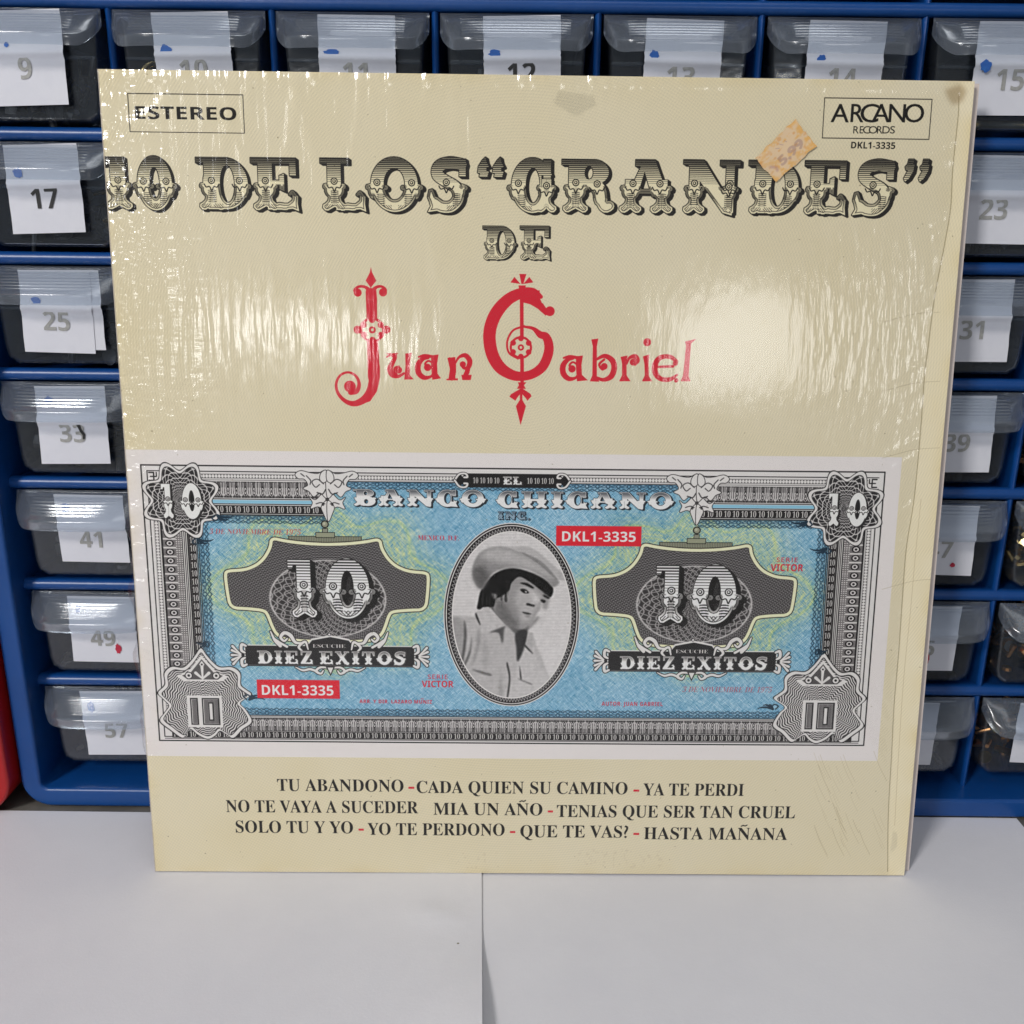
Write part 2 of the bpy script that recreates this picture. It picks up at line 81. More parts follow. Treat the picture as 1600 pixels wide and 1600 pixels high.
('b','R',660,[90,714,0,-714,151,0,0,274,81,0,170,-274,168,0,-210,311,23,12,22,14,21,15,18,19,17,20,13,23,11,26,6,29,2,31,-8,66,-23,54,-38,41,-55,29,-72,18,-89,6],[241,590,46,0,45,-2,36,-8,28,-12,19,-17,11,-24,4,-31,-4,-30,-10,-25,-18,-19,-27,-14,-36,-8,-45,-3,-49,0]),
('b','S',551,[333,723,-37,1,-69,-6,-59,-18,-49,-30,-36,-40,-22,-50,-7,-59,2,-31,6,-28,9,-25,12,-22,15,-20,16,-18,18,-16,19,-14,19,-11,19,-11,18,-9,17,-8,37,-18,33,-17,29,-17,22,-18,14,-22,4,-25,-3,-21,-7,-18,-13,-16,-20,-11,-26,-8,-34,-2,-36,2,-36,6,-36,11,-36,12,-36,14,-34,14,0,-141,62,-24,67,-14,73,-5,78,6,64,19,52,31,39,42,22,51,8,59,-2,35,-7,32,-12,27,-16,24,-20,22,-24,20,-27,19,-31,18,-35,17,-41,20,-34,18,-26,16,-19,16,-11,20,-4,24,3,20,7,17,13,15,18,11,22,7,26,2,27,-1,27,-4,26,-6,27,-8,29,-11,32,-12,49,118,-36,15,-35,12,-35,10,-34,7]),
('b','T',579,[559,714,-539,0,0,-126,539,0],[365,588,-151,0,0,-588,151,0]),
('b','U',756,[236,714,-151,0,0,-460,8,-74,25,-64,41,-54,57,-40,72,-24,87,-8,63,4,55,11,47,19,40,26,33,32,25,36,19,42,10,44,4,48,0,462,-151,0,0,-436,-4,-50,-11,-41,-19,-31,-26,-22,-36,-13,-45,-4,-43,4,-36,12,-28,20,-20,30,-12,41,-4,53]),
('b','V',650,[153,714,-153,0,242,-714,165,0,243,714,-153,0,-135,-425,-3,-9,-3,-14,-5,-18,-5,-20,-5,-20,-5,-22,-5,-20,-3,-18,-3,-16,-3,16,-3,18,-5,20,-5,22,-5,20,-6,20,-4,18,-4,14,-3,9]),
('b','Y',624,[164,714,-164,0,237,-441,0,-273,150,0,0,278,237,436,-163,0,-149,-294]),
('b','Z',579,[546,714,-513,0,0,-125,333,0,-342,-491,0,-98,531,0,0,125,-351,0,342,491]),
('b','0',572,[363,714,-78,11,-57,-5,-48,-15,-41,-24,-33,-34,-27,-42,-19,-50,-13,-58,-8,-66,-3,-74,7,-106,20,-90,33,-73,48,-55,63,-32,78,-11,57,5,49,15,41,24,32,34,27,42,19,50,14,58,8,66,3,73,-7,107,-20,91,-34,73,-48,54],[285,603,34,-7,26,-21,18,-34,12,-48,8,-61,2,-75,-2,-75,-8,-61,-12,-48,-18,-34,-26,-20,-34,-7,-34,7,-26,20,-18,35,-12,47,-7,61,-2,75,2,75,7,61,12,48,18,34,26,21]),
('b','1',572,[413,714,-124,0,-230,-183,73,-91,82,66,10,8,10,10,10,10,10,9,7,7,5,5,-1,-22,-1,-25,0,-27,-1,-26,-1,-23,0,-19,0,-413,151,0]),
('b','2',572,[338,721,-45,3,-41,-2,-36,-4,-32,-8,-30,-11,-26,-13,-24,-14,-23,-16,-22,-16,-21,-18,82,-97,28,22,28,18,26,14,26,11,27,6,27,2,25,-2,21,-7,18,-12,13,-16,7,-22,3,-26,-2,-23,-5,-22,-8,-21,-12,-21,-16,-23,-20,-25,-24,-26,-29,-31,-34,-35,-179,-181,0,-105,499,0,0,127,-311,0,0,7,92,86,40,38,36,36,32,33,27,32,23,32,18,33,13,33,7,36,3,38,-3,35,-9,33,-15,31,-21,26,-26,24,-31,18,-36,15]),
('b','3',572,[340,719,-68,5,-50,-2,-44,-7,-40,-11,-37,-14,-32,-17,-30,-19,70,-104,19,11,21,12,23,11,27,10,29,6,33,2,33,-2,26,-8,20,-12,13,-16,7,-20,3,-23,-1,-18,-5,-16,-7,-15,-10,-14,-16,-11,-20,-9,-27,-7,-33,-5,-41,-1,-55,0,0,-116,54,0,41,-1,35,-4,28,-6,23,-8,17,-10,13,-12,8,-15,5,-17,2,-19,-4,-31,-10,-27,-18,-21,-28,-16,-37,-9,-49,-3,-30,1,-31,4,-33,7,-33,9,-32,12,-31,14,0,-128,63,-22,69,-13,74,-4,63,3,54,10,47,15,38,22,32,26,23,30,17,35,11,37,3,40,-5,44,-15,38,-24,31,-35,24,-43,18,-53,10,0,3,41,14,37,20,31,26,25,33,15,39,5,46,-7,50,-22,42,-36,34,-48,24]),
('b','4',572,[469,714,-139,0,-313,-461,0,-105,538,0,0,117,-86,0],[324,541,4,0,-1,-8,-1,-13,0,-17,-1,-19,-1,-20,-1,-22,-1,-21,0,-19,0,-16,0,-121,-172,0,131,198,9,13,8,13,7,13,7,13,6,13],[469,148,-147,0,0,-148,147,0]),
('b','5',572,[90,714,-27,-364,60,-32,14,3,17,4,19,3,20,4,19,1,19,1,79,-12,48,-36,16,-60,-4,-35,-12,-29,-20,-22,-27,-15,-34,-9,-41,-3,-31,1,-33,5,-34,7,-33,10,-30,11,-26,12,0,-130,26,-12,29,-9,32,-8,33,-6,35,-3,37,-1,86,7,71,23,56,36,40,50,24,61,8,72,-3,45,-10,39,-17,35,-22,29,-26,25,-32,19,-36,14,-38,8,-42,3,-22,0,-18,-1,-14,-2,-13,-2,-12,-2,-12,-3,13,140,255,0,0,128]),
('b','6',572,[408,722,-15,0,-56,-3,-51,-7,-44,-14,-40,-17,-34,-22,-30,-25,-24,-30,-22,-31,-16,-35,-14,-36,-10,-38,-8,-39,-5,-40,-3,-41,-1,-41,4,-67,12,-59,19,-51,26,-42,31,-34,37,-26,41,-19,44,-11,47,-4,70,7,59,22,49,37,36,50,22,60,7,72,-6,67,-18,55,-31,45,-41,33,-50,19,-58,7,-37,-3,-33,-8,-27,-13,-24,-17,-19,-20,-15,-22,-6,0,4,42,8,39,11,36,17,31,22,26,30,21,36,16,46,9,55,3,15,0,15,-1,15,-1,14,-2,14,-3,13,-3,0,121,-14,2,-15,2,-18,1,-18,1],[296,348,30,-3,24,-10,19,-17,13,-22,8,-28,3,-32,-3,-39,-9,-31,-16,-24,-20,-17,-24,-11,-28,-3,-22,2,-20,7,-17,12,-15,15,-13,18,-9,19,-7,22,-4,21,-1,22,2,16,4,16,8,15,11,14,13,13,15,11,18,8,19,4]),
('b','7',572,[539,714,-512,0,0,-127,352,0,-268,-587,158,0,270,619]),
('b','8',572,[326,721,-40,2,-39,-2,-38,-6,-35,-11,-33,-15,-28,-19,-24,-23,-18,-27,-10,-32,-4,-36,4,-40,11,-36,18,-30,24,-27,28,-25,30,-21,-36,-21,-32,-24,-29,-28,-22,-33,-14,-40,-4,-46,7,-55,22,-47,36,-38,50,-28,62,-17,74,-6,47,3,44,8,39,13,35,18,30,23,23,27,18,31,10,34,4,38,-2,31,-8,27,-12,25,-15,23,-19,21,-22,18,-23,17,-24,16,-25,14,35,20,30,22,27,27,20,30,12,35,4,40,-4,36,-10,32,-18,28,-23,23,-27,19,-32,15,-36,11],[262,611,23,2,24,-2,21,-6,18,-11,13,-14,8,-18,3,-22,-3,-24,-9,-21,-14,-17,-18,-14,-20,-13,-22,-11,-22,12,-21,13,-18,15,-14,17,-9,20,-3,23,3,22,8,18,14,14,17,11],[250,296,29,15,13,-7,16,-10,17,-10,15,-10,15,-12,13,-12,12,-14,9,-14,5,-16,2,-17,-3,-25,-9,-21,-16,-18,-22,-13,-28,-8,-34,-3,-33,3,-27,8,-22,14,-15,18,-9,22,-3,24,3,26,10,23,16,21,21,19]),
('b','9',572,[322,718,-47,4,-69,-7,-60,-22,-48,-37,-37,-50,-22,-60,-7,-72,6,-67,18,-55,31,-45,41,-33,48,-19,57,-7,42,3,34,8,27,13,21,17,19,20,15,22,6,0,-4,-42,-8,-39,-11,-35,-16,-31,-23,-26,-29,-22,-37,-15,-46,-10,-55,-3,-15,0,-14,1,-15,2,-14,2,-14,2,-14,3,0,-121,14,-2,15,-2,18,-1,18,-1,16,-1,15,0,56,3,51,7,45,14,39,17,34,22,29,25,26,30,20,31,18,35,13,36,11,38,7,40,5,40,3,40,1,41,-4,67,-12,59,-19,51,-26,42,-31,34,-37,26,-41,19],[250,598,28,3,23,-2,20,-7,17,-12,15,-14,12,-18,9,-20,7,-21,4,-22,1,-22,-2,-16,-4,-15,-8,-16,-10,-14,-13,-12,-15,-11,-18,-8,-19,-5,-22,-2,-30,3,-24,10,-19,17,-13,22,-8,28,-3,32,3,39,9,32,16,24,20,17]),
('r','A',667,[362,686,-69,0,-293,-686,100,0,86,201,290,0,91,-201,100,0],[224,289,102,247,110,-247]),
('r','C',708,[475,688,-53,3,-150,-27,-118,-75,-78,-114,-28,-144,22,-113,66,-111,114,-83,166,-33,74,5,64,12,57,19,52,24,0,107,-59,-33,-60,-24,-60,-15,-59,-5,-112,19,-87,53,-57,82,-20,105,21,104,56,83,87,54,108,20,58,-4,58,-13,58,-22,61,-32,0,105,-66,25,-60,18]),
('r','D',750,[76,682,0,-682,266,0,152,29,113,76,72,109,25,127,-21,121,-66,110,-113,79,-163,31],[174,594,151,0,124,-20,87,-55,50,-81,17,-97,-11,-75,-42,-83,-84,-67,-136,-28,-156,0]),
('r','E',500,[75,682,0,-682,396,0,0,88,-298,0,0,212,279,0,0,88,-279,0,0,206,289,0,0,88]),
('r','H',729,[173,682,-98,0,0,-682,98,0,0,297,382,0,0,-297,98,0,0,682,-98,0,0,-297,-382,0]),
('r','I',250,[174,682,-98,0,0,-682,98,0]),
('r','N',781,[152,682,-78,0,0,-682,92,0,0,525,456,-525,84,0,0,682,-92,0,0,-528]),
('r','O',823,[563,663,-152,28,-150,-28,-116,-76,-74,-112,-26,-134,25,-133,73,-111,115,-77,151,-29,155,29,116,77,73,112,25,132,-26,135,-73,111],[306,582,105,19,106,-19,84,-55,56,-82,20,-104,-20,-103,-56,-83,-84,-54,-106,-20,-105,20,-84,54,-56,83,-20,103,20,104,56,82]),
('r','R',604,[77,682,0,-682,98,0,0,296,41,0,37,-5,39,-21,46,-47,59,-83,90,-140,117,0,-30,42,-23,32,-20,29,-20,32,-37,60,-35,51,-37,43,-43,35,49,27,35,38,23,47,7,55,-16,80,-44,60,-71,38,-93,13],[175,598,63,0,61,-7,41,-21,24,-32,8,-43,-6,-41,-21,-36,-42,-25,-65,-9,-63,0]),
('r','S',458,[286,688,-39,3,-85,-13,-65,-36,-42,-58,-15,-75,46,-113,102,-76,101,-68,46,-87,-7,-29,-20,-28,-35,-21,-49,-8,-49,7,-47,18,-44,32,-40,42,0,-124,44,-28,45,-20,49,-11,53,-4,76,14,61,38,40,59,14,74,-46,127,-102,78,-101,62,-46,79,8,33,22,25,35,17,43,6,36,-3,39,-12,42,-22,43,-34,0,111,-37,21,-38,15]),
('r','5',500,[101,682,0,-355,101,9,75,-23,47,-45,16,-61,-11,-47,-31,-40,-44,-26,-55,-10,-37,3,-38,10,-37,15,-37,22,0,-101,42,-19,40,-13,41,-8,42,-2,89,16,71,46,46,69,17,87,-17,88,-49,70,-78,44,-104,12,0,171,214,0,0,88]),
('r','9',500,[331,672,-87,19,-86,-17,-65,-46,-42,-65,-15,-74,15,-78,41,-63,61,-42,76,-16,27,2,28,6,27,9,24,12,-24,-66,-44,-66,-62,-65,-78,-59,60,-72,110,89,87,111,57,125,20,126,-16,99,-45,79],[51,563,195,35,-45,-8],[246,598,44,-10,37,-27,24,-39,9,-47,0,-12,-1,-13,-1,-14,-3,-16,-28,-17,-27,-11,-27,-7,-23,-2,-45,8,-37,23,-25,34,-9,42,8,44,24,34]),
('r','.',219,[132,106,-23,5,-23,-5,-19,-13,-13,-19,-5,-23,5,-23,13,-19,19,-13,23,-5,23,5,19,13,13,19,5,23,-5,23,-13,19]),
('r','-',323,[283,267,-243,0,0,-93,243,0]),
('r','?',333,[204,678,-75,13,-47,-96,9,2,10,2,11,1,14,1,27,-5,21,-14,13,-21,5,-27,-18,-65,-38,-63,-38,-65,-18,-74,3,-30,11,-25,18,-20,27,-17,18,80,52,88,55,96,26,107,-9,49,-27,47],[177,106,-23,5,-23,-5,-19,-13,-13,-19,-5,-23,5,-23,13,-19,19,-13,23,-5,23,5,19,13,13,19,5,23,-5,23,-13,19]),
('r',',',219,[134,116,-29,7,-24,-4,-18,-12,-13,-18,-4,-23,4,-22,10,-18,15,-12,20,-4,3,-29,-5,-31,-13,-28,-21,-21,0,-19,52,24,36,35,22,41,7,44,-5,40,-14,31]),
('r',':',219,[132,453,-23,5,-23,-5,-19,-13,-13,-19,-5,-23,5,-23,13,-19,19,-13,23,-5,23,5,19,13,13,19,5,23,-5,23,-13,19],[132,106,-23,5,-23,-5,-19,-13,-13,-19,-5,-23,5,-23,13,-19,19,-13,23,-5,23,5,19,13,13,19,5,23,-5,23,-13,19]),
)

# ---------------------------------------------------------------- printed artwork (computed, nothing is loaded)
NP = 2400                                   # print resolution, pixels across the 314 mm sleeve
GL = {}
for _g in GLYPHS:
    GL[(_g[0], _g[1])] = (_g[2]/1000.0, [np.cumsum(np.array(l, float).reshape(-1, 2), 0)/1000.0 for l in _g[3:]])

def homog(src, dst):
    A = []
    for (x, y), (u, v) in zip(src, dst):
        A.append([x, y, 1, 0, 0, 0, -u*x, -u*y, -u]); A.append([0, 0, 0, x, y, 1, -v*x, -v*y, -v])
    return np.linalg.svd(np.array(A, float))[2][-1].reshape(3, 3)
HM = homog([(153, 108), (1525, 127), (1415, 1368), (243, 1361)], [(0, 0), (NP, 0), (NP, NP), (0, NP)])
def P(pts):
    """survey measurements -> flat sleeve pixels (y down)"""
    p = np.atleast_2d(np.asarray(pts, float)); q = np.c_[p, np.ones(len(p))] @ HM.T
    return q[:, :2]/q[:, 2:]

def mask_of(loops, evenodd=False, raw=False, clipbox=None):
    """exact-coverage polygon fill; returns (mask, x0, y0)"""
    if not raw:
        L = []
        for l in loops:
            l = np.asarray(l, float)
            a = np.sum(l[:, 0]*np.roll(l[:, 1], -1) - np.roll(l[:, 0], -1)*l[:, 1])
            L.append(l if a > 0 else l[::-1])
        loops = L
    allp = np.vstack(loops)
    x0, y0 = np.floor(allp.min(0)).astype(int) - 1; x1, y1 = np.ceil(allp.max(0)).astype(int) + 2
    if clipbox is not None:
        x0 = max(x0, clipbox[0]); y0 = max(y0, clipbox[1]); x1 = min(x1, clipbox[2]); y1 = min(y1, clipbox[3])
    W, H = x1-x0, y1-y0
    if W <= 1 or H <= 1: return np.zeros((1, 1), np.float32), x0, y0
    SS = 4
    a = np.vstack(loops); b = np.vstack([np.roll(l, -1, 0) for l in loops])
    ay, by = (a[:, 1]-y0)*SS, (b[:, 1]-y0)*SS
    ax, bx = a[:, 0]-x0, b[:, 0]-x0
    sg = np.where(by > ay, 1.0, -1.0)
    lo = np.ceil(np.minimum(ay, by)-.5).astype(int); hi = np.ceil(np.maximum(ay, by)-.5).astype(int)
    lo = np.clip(lo, 0, H*SS); hi = np.clip(hi, 0, H*SS)
    cnt = np.maximum(hi-lo, 0); k = np.repeat(np.arange(len(cnt)), cnt)
    if not len(k): return np.zeros((H, W), np.float32), x0, y0
    row = np.arange(len(k)) - np.repeat(np.cumsum(cnt)-cnt, cnt) + lo[k]
    t = (row + .5 - ay[k])/(by[k]-ay[k]); x = np.clip(ax[k] + t*(bx[k]-ax[k]), 0, W-1.001)
    ix = x.astype(int); fx = x-ix
    acc = np.bincount(row*(W+1)+ix, sg[k]*(1-fx), minlength=H*SS*(W+1)) + np.bincount(row*(W+1)+ix+1, sg[k]*fx, minlength=H*SS*(W+1))
    w = np.abs(np.cumsum(acc.reshape(H*SS, W+1), 1)[:, :W])
    w = 1-np.abs(1-np.mod(w, 2)) if evenodd else np.minimum(w, 1)
    return w.reshape(H, SS, W).mean(1).astype(np.float32), x0, y0

class Canvas:
    def __init__(s, w, h, col):
        s.w, s.h = w, h; s.a = np.empty((h, w, 3), np.float32); s.a[:] = np.array(col, np.float32)/255
    def put(s, m, x0, y0, col, alpha=1.0):
        x0, y0 = int(x0), int(y0)
        H, W = m.shape; cx0, cy0 = max(x0, 0), max(y0, 0); cx1, cy1 = min(x0+W, s.w), min(y0+H, s.h)
        if cx1 <= cx0 or cy1 <= cy0: return
        mm = (m[cy0-y0:cy1-y0, cx0-x0:cx1-x0]*alpha)[..., None]
        c = np.asarray(col, np.float32)/255
        if c.ndim == 3: c = c[cy0-y0:cy1-y0, cx0-x0:cx1-x0]
        d = s.a[cy0:cy1, cx0:cx1]; d += (c-d)*mm
    def fill(s, loops, col, alpha=1.0, evenodd=False, raw=False):
        m, x0, y0 = mask_of(loops, evenodd, raw); s.put(m, x0, y0, col, alpha)

def circ(cx, cy, rx, ry=None, n=40):
    ry = rx if ry is None else ry; t = np.linspace(0, 2*math.pi, n, endpoint=False)
    return np.c_[cx+rx*np.cos(t), cy+ry*np.sin(t)]
def rect(x0, y0, x1, y1): return np.array([(x0, y0), (x1, y0), (x1, y1), (x0, y1)], float)
def stroke(pts, w, closed=False, cap=True):
    """thick polyline as loops; w is one width or one per point"""
    p = np.asarray(pts, float); w = np.broadcast_to(np.asarray(w, float), (len(p),))/2
    if closed: p = np.vstack([p, p[:1]]); w = np.r_[w, w[:1]]
    L = []
    for i in range(len(p)-1):
        d = p[i+1]-p[i]; n = np.hypot(*d)
        if n < 1e-9: continue
        nn = np.array([-d[1], d[0]])/n
        L.append(np.array([p[i]+nn*w[i], p[i+1]+nn*w[i+1], p[i+1]-nn*w[i+1], p[i]-nn*w[i]]))
    r = range(len(p)) if cap else range(1, len(p)-1)
    for i in r: L.append(circ(p[i][0], p[i][1], w[i], n=10 if w[i] < 6 else 20))
    return L
def spline(pts, n=10, closed=False):
    p = np.asarray(pts, float)
    if closed: q = np.vstack([p[-1:], p, p[:2]])
    else: q = np.vstack([2*p[0]-p[1], p, 2*p[-1]-p[-2]])
    out = []
    for i in range(1, len(q)-2):
        t = np.linspace(0, 1, n, endpoint=False)[:, None]
        a, b, c, d = q[i-1], q[i], q[i+1], q[i+2]
        out.append(.5*((2*b)+(-a+c)*t+(2*a-5*b+4*c-d)*t**2+(-a+3*b-3*c+d)*t**3))
    if not closed: out.append(p[-1:])
    return np.vstack(out)
def box_blur(a, r):
    r = int(r)
    if r < 1: return a
    for ax in (0, 1):
        pad = [(0, 0), (0, 0)]; pad[ax] = (r+1, r)
        c = np.cumsum(np.pad(a, pad, mode='edge'), ax, dtype=np.float64)
        a = (np.take(c, range(2*r+1, c.shape[ax]), ax) - np.take(c, range(0, c.shape[ax]-2*r-1), ax))/(2*r+1)
    return a.astype(np.float32)
def blur(a, s):
    for _ in range(3): a = box_blur(a, max(1, round(s)))
    return a
def shift(m, dx, dy):
    o = np.zeros_like(m); H, W = m.shape; dx, dy = int(dx), int(dy)
    if abs(dx) >= W or abs(dy) >= H: return o
    o[max(dy, 0):H+min(dy, 0), max(dx, 0):W+min(dx, 0)] = m[max(-dy, 0):H+min(-dy, 0), max(-dx, 0):W+min(-dx, 0)]
    return o
def dilate(m, r):
    o = m.copy()
    for rr in ([r] if r <= 2 else [r, r/2]):
        for a in np.linspace(0, 2*math.pi, 16, endpoint=False):
            o = np.maximum(o, shift(m, round(rr*math.cos(a)), round(rr*math.sin(a))))
    return o
def erode(m, r): return 1-dilate(1-m, r)

def text_loops(s, font, x0, x1, ytop, ybase, slant=0.0, space=0.0, y1=None):
    """fit a string: left/right in sleeve px, cap height ytop..ybase; y1 = baseline at the right end"""
    L = []; x = 0
    for c in s:
        if c == ' ': x += .28+space; continue
        til = c == '~'
        g = GL.get((font, c)) or GL.get(('r', c))
        if til: continue
        adv, loops = g
        for l in loops: L.append(l+[x, 0])
        x += adv+space
    a = np.vstack(L); sx0, sx1 = a[:, 0].min(), a[:, 0].max()
    cap = max(l[:, 1].max() for l in GL[(font, 'H')][1])
    sc = (x1-x0)/(sx1-sx0); sy = (ybase-ytop)/cap
    out = []
    for l in L:
        y = l[:, 1]*sy; xx = x0+(l[:, 0]-sx0)*sc+slant*y
        yb = ybase if y1 is None else ybase+(y1-ybase)*(xx-x0)/(x1-x0)
        out.append(np.c_[xx, yb-y])
    return out
def tx(cv, s, font, a, b, h, col, slant=0., alpha=1., space=0.):
    """a, b: surveyed left/right ends of the baseline; h: cap height in survey units"""
    A, B = P([a, b]); top = P([(a[0], a[1]-h)])[0]
    yb = (A[1]+B[1])/2
    L = text_loops(s, font, A[0], B[0], yb-(A[1]-top[1]), yb, slant, space)
    cv.fill(L, col, alpha, raw=True)
    return L

# ---- ornamental slab letters, drawn from parts (unit height, y up)
def tusc(c):
    """returns width, add-loops groups, cut groups, medallion list (x, y), feet list x"""
    A = []; K = []; M = []; F = []
    w = .27
    def half(s, xc, ww, lean=0):
        q = [(0, .62), (ww/2, .62), (ww/2, .50), (ww/2+.03, .51), (ww/2+.075, .50), (ww/2+.095, .46), (ww/2+.085, .42), (ww/2+.055, .41), (ww/2+.06, .36), (ww/2+.035, .30),
             (ww/2-.015, .25), (ww/2, .18), (ww/2+.05, .13), (ww/2+.10, .10), (ww/2+.105, .04), (ww/2+.06, -.01), (ww/2+.0, -.015), (ww/2-.05, .015), (0, .06), (0, .62)]
        return [(xc+s*x, y) for x, y in q]
    def stem(xc, top=1., ww=w, foot=True, med=True):
        A.append([rect(xc-ww/2, .45 if foot else .0, xc+ww/2, top)])
        if foot:
            A.append([np.array(half(1, xc, ww))]); A.append([np.array(half(-1, xc, ww))]); F.append((xc, .26))
        if med: M.append((xc, .56))
    def slab(x0, x1, y0=.90, y1=1.): A.append([rect(x0, y0, x1, y1)])
    def ball(x, y, r=.05): A.append([circ(x, y, r, n=20)])
    def oval(x0, x1, y0, y1, ix0, ix1, iy0, iy1):
        A.append([circ((x0+x1)/2, (y0+y1)/2, (x1-x0)/2, (y1-y0)/2, 60)])
        K.append(circ((ix0+ix1)/2, (iy0+iy1)/2, (ix1-ix0)/2, (iy1-iy0)/2, 48))
    def lip(x, s):   # side scroll at mid height
        A.append([np.array([(x-s*.03, .52), (x+s*.03, .50), (x+s*.07, .49), (x+s*.09, .45), (x+s*.075, .41), (x+s*.04, .40), (x+s*.035, .33), (x-s*.01, .24), (x-s*.05, .22)])])
    def tail(x):     # curled tail rising at the right of E and L
        A.append(stroke(spline([(x-.36, .07), (x-.22, .06), (x-.1, .13), (x-.06, .25), (x-.10, .34), (x-.15, .30)]), [.13]*11+[.10]*10+[.07]*20+[.05]*10))
        A.append([np.array([(x-.3, .0), (x-.1, .02), (x+.02, -.03), (x-.0, .12), (x+.01, .26), (x-.06, .34), (x-.09, .2), (x-.2, .1)])])
    if c == '1': W = .56; stem(.32); slab(.02, .455, .9); A.append([np.array([(.02, 1), (.02, .84), (.10, .84), (.12, .9), (.4, .9), (.4, 1)])])
    elif c in '0O':
        W = .80 if c == '0' else 1.0; oval(.06, W-.06, -.03, 1.03, .30, W-.30, .2, .82); lip(.05, -1); lip(W-.05, 1); ball(.335, .44, .045); ball(W-.335, .44, .045)
        M += [(.175, .54), (W-.175, .54)]; F += [(.24, .2), (W-.24, .2)]
    elif c == 'D':
        W = 1.0; stem(.28); slab(.0, .6); oval(.12, .97, 0, 1., .44, .72, .13, .86); K.append(rect(-.1, -.1, .0, 1.1)); A.append([rect(.2, .0, .5, .12)]); lip(.94, 1); M.append((.81, .56)); F.append((.77, .22))
        K.append(np.array([(-.1, -.1), (.10, -.1), (.10, .0), (.06, .3), (.14, .36), (.14, .86), (-.1, .86)]))
    elif c == 'E':
        W = .90; stem(.27); slab(.0, .86); A.append([rect(.74, .66, .86, .95)]); A.append([rect(.4, .48, .58, .57)]); A.append([np.array([(.54, .40), (.63, .36), (.63, .70), (.54, .66)])])
        A.append([rect(.3, .0, .6, .12)]); tail(.88)
    elif c == 'L': W = .90; stem(.27); slab(.0, .56); A.append([rect(.3, .0, .6, .12)]); tail(.88)
    elif c == 'S':
        W = .80
        A.append(stroke(spline([(.68, .90), (.45, .93), (.24, .86), (.2, .7), (.36, .58), (.56, .46), (.62, .26), (.48, .09), (.28, .08), (.15, .16)]), .22))
        A.append([rect(.64, .66, .77, 1.)]); A.append([np.array([(.0, -.03), (.07, .1), (.0, .26), (.03, .40), (.10, .42), (.14, .33), (.19, .2), (.3, .1), (.2, -.0)])]); lip(.72, 1); M.append((.38, .55)); F.append((.58, .22))
    elif c == 'G' or c == 'C':
        W = .90; oval(.05, .85, -.03, 1.03, .32, .60, .16, .84); K.append(rect(.62, .40 if c == 'G' else .30, 1.2, .70)); A.append([rect(.66, .64, .80, 1.)]); lip(.05, -1); M.append((.18, .54)); F.append((.24, .2))
        if c == 'G': A.append([np.array(half(1, .72, .18))]); A.append([np.array(half(-1, .72, .18))]); M.append((.72, .5))
        else: A.append(stroke([(.50, .05), (.7, .1), (.76, .26), (.72, .36)], [.14, .14, .08, .04])); A.append([np.array([(.7, .3), (.86, .36), (.8, .2), (.88, -.03), (.6, .0)])])
    elif c == 'R':
        W = 1.0; stem(.27); slab(.0, .6); A.append([circ(.6, .76, .30, .24, 40)]); A.append([rect(.3, .52, .62, 1.)]); K.append(circ(.52, .75, .085, .13, 30)); A.append(stroke(spline([(.6, .54), (.72, .42), (.76, .22), (.84, .09), (.93, .12)]), [.26]*20+[.2]*20+[.13])); M.append((.68, .54))
    elif c == 'B':
        W = .92; stem(.27); slab(.0, .6); A.append([circ(.56, .76, .28, .24, 40)]); A.append([circ(.58, .27, .32, .29, 40)]); A.append([rect(.3, .0, .6, 1.)]); K.append(circ(.50, .76, .07, .12)); K.append(circ(.52, .26, .08, .14)); lip(.84, 1); M.append((.7, .46))
    elif c == 'A':
        W = 1.06; A.append([np.array([(.30, 1.), (.66, 1.), (.92, .3), (.62, .3), (.47, .78), (.34, .3), (.16, .3), (.40, .88), (.30, .88)])]); A.append([rect(.3, .36, .7, .44)])
        for xc in (.22, .80): A.append([np.array(half(1, xc, .2))]); A.append([np.array(half(-1, xc, .2))]); M.append((xc+.04*(1 if xc < .5 else -1), .55)); F.append((xc, .24))
        K.append(np.array([(.0, .7), (.12, .7), (.12, .56), (.0, .56)])); K.append(rect(.96, .53, 1.1, .7))
    elif c == 'N':
        W = 1.12; A.append([np.array([(.04, 1.), (.40, 1.), (.98, .12), (.98, -.05), (.8, .0), (.10, .92)])]); stem(.24, ww=.2); stem(.92, ww=.16, foot=False); slab(.02, .36, .92); slab(.72, 1.1, .9); lip(1.0, 1); lip(.84, -1); M.append((.9, .5)); F.append((.9, .22))
    elif c == 'H': W = 1.10; stem(.26, ww=.25); stem(.82, ww=.25); slab(.02, .46); slab(.62, 1.04); A.append([rect(.3, .42, .8, .54)])
    elif c == 'I': W = .56; stem(.28); slab(.04, .52)
    elif c == 'T': W = .90; stem(.45); slab(.05, .85); A.append([np.array([(.05, 1), (.03, .66), (.12, .66), (.18, .9)])]); A.append([np.array([(.85, 1), (.87, .66), (.78, .66), (.72, .9)])])
    elif c == 'X':
        W = 1.0; A.append(stroke([(.24, .95), (.78, .05)], .25, cap=False)); A.append(stroke([(.78, .95), (.22, .05)], .12, cap=False)); slab(.04, .44); slab(.62, .96); A.append([circ(.16, .06, .1)]); A.append([circ(.84, .06, .12)]); A.append([circ(.32, .06, .08)]); A.append([rect(.34, .44, .66, .54)])
    elif c == 'Z': W = .86; slab(.08, .8); A.append([rect(.08, .68, .18, 1)]); A.append([np.array([(.5, .9), (.8, .9), (.38, .1), (.06, .1)])]); A.append([rect(.06, .0, .78, .11)]); tail(.84)
    elif c == 'q':   # open quote mark
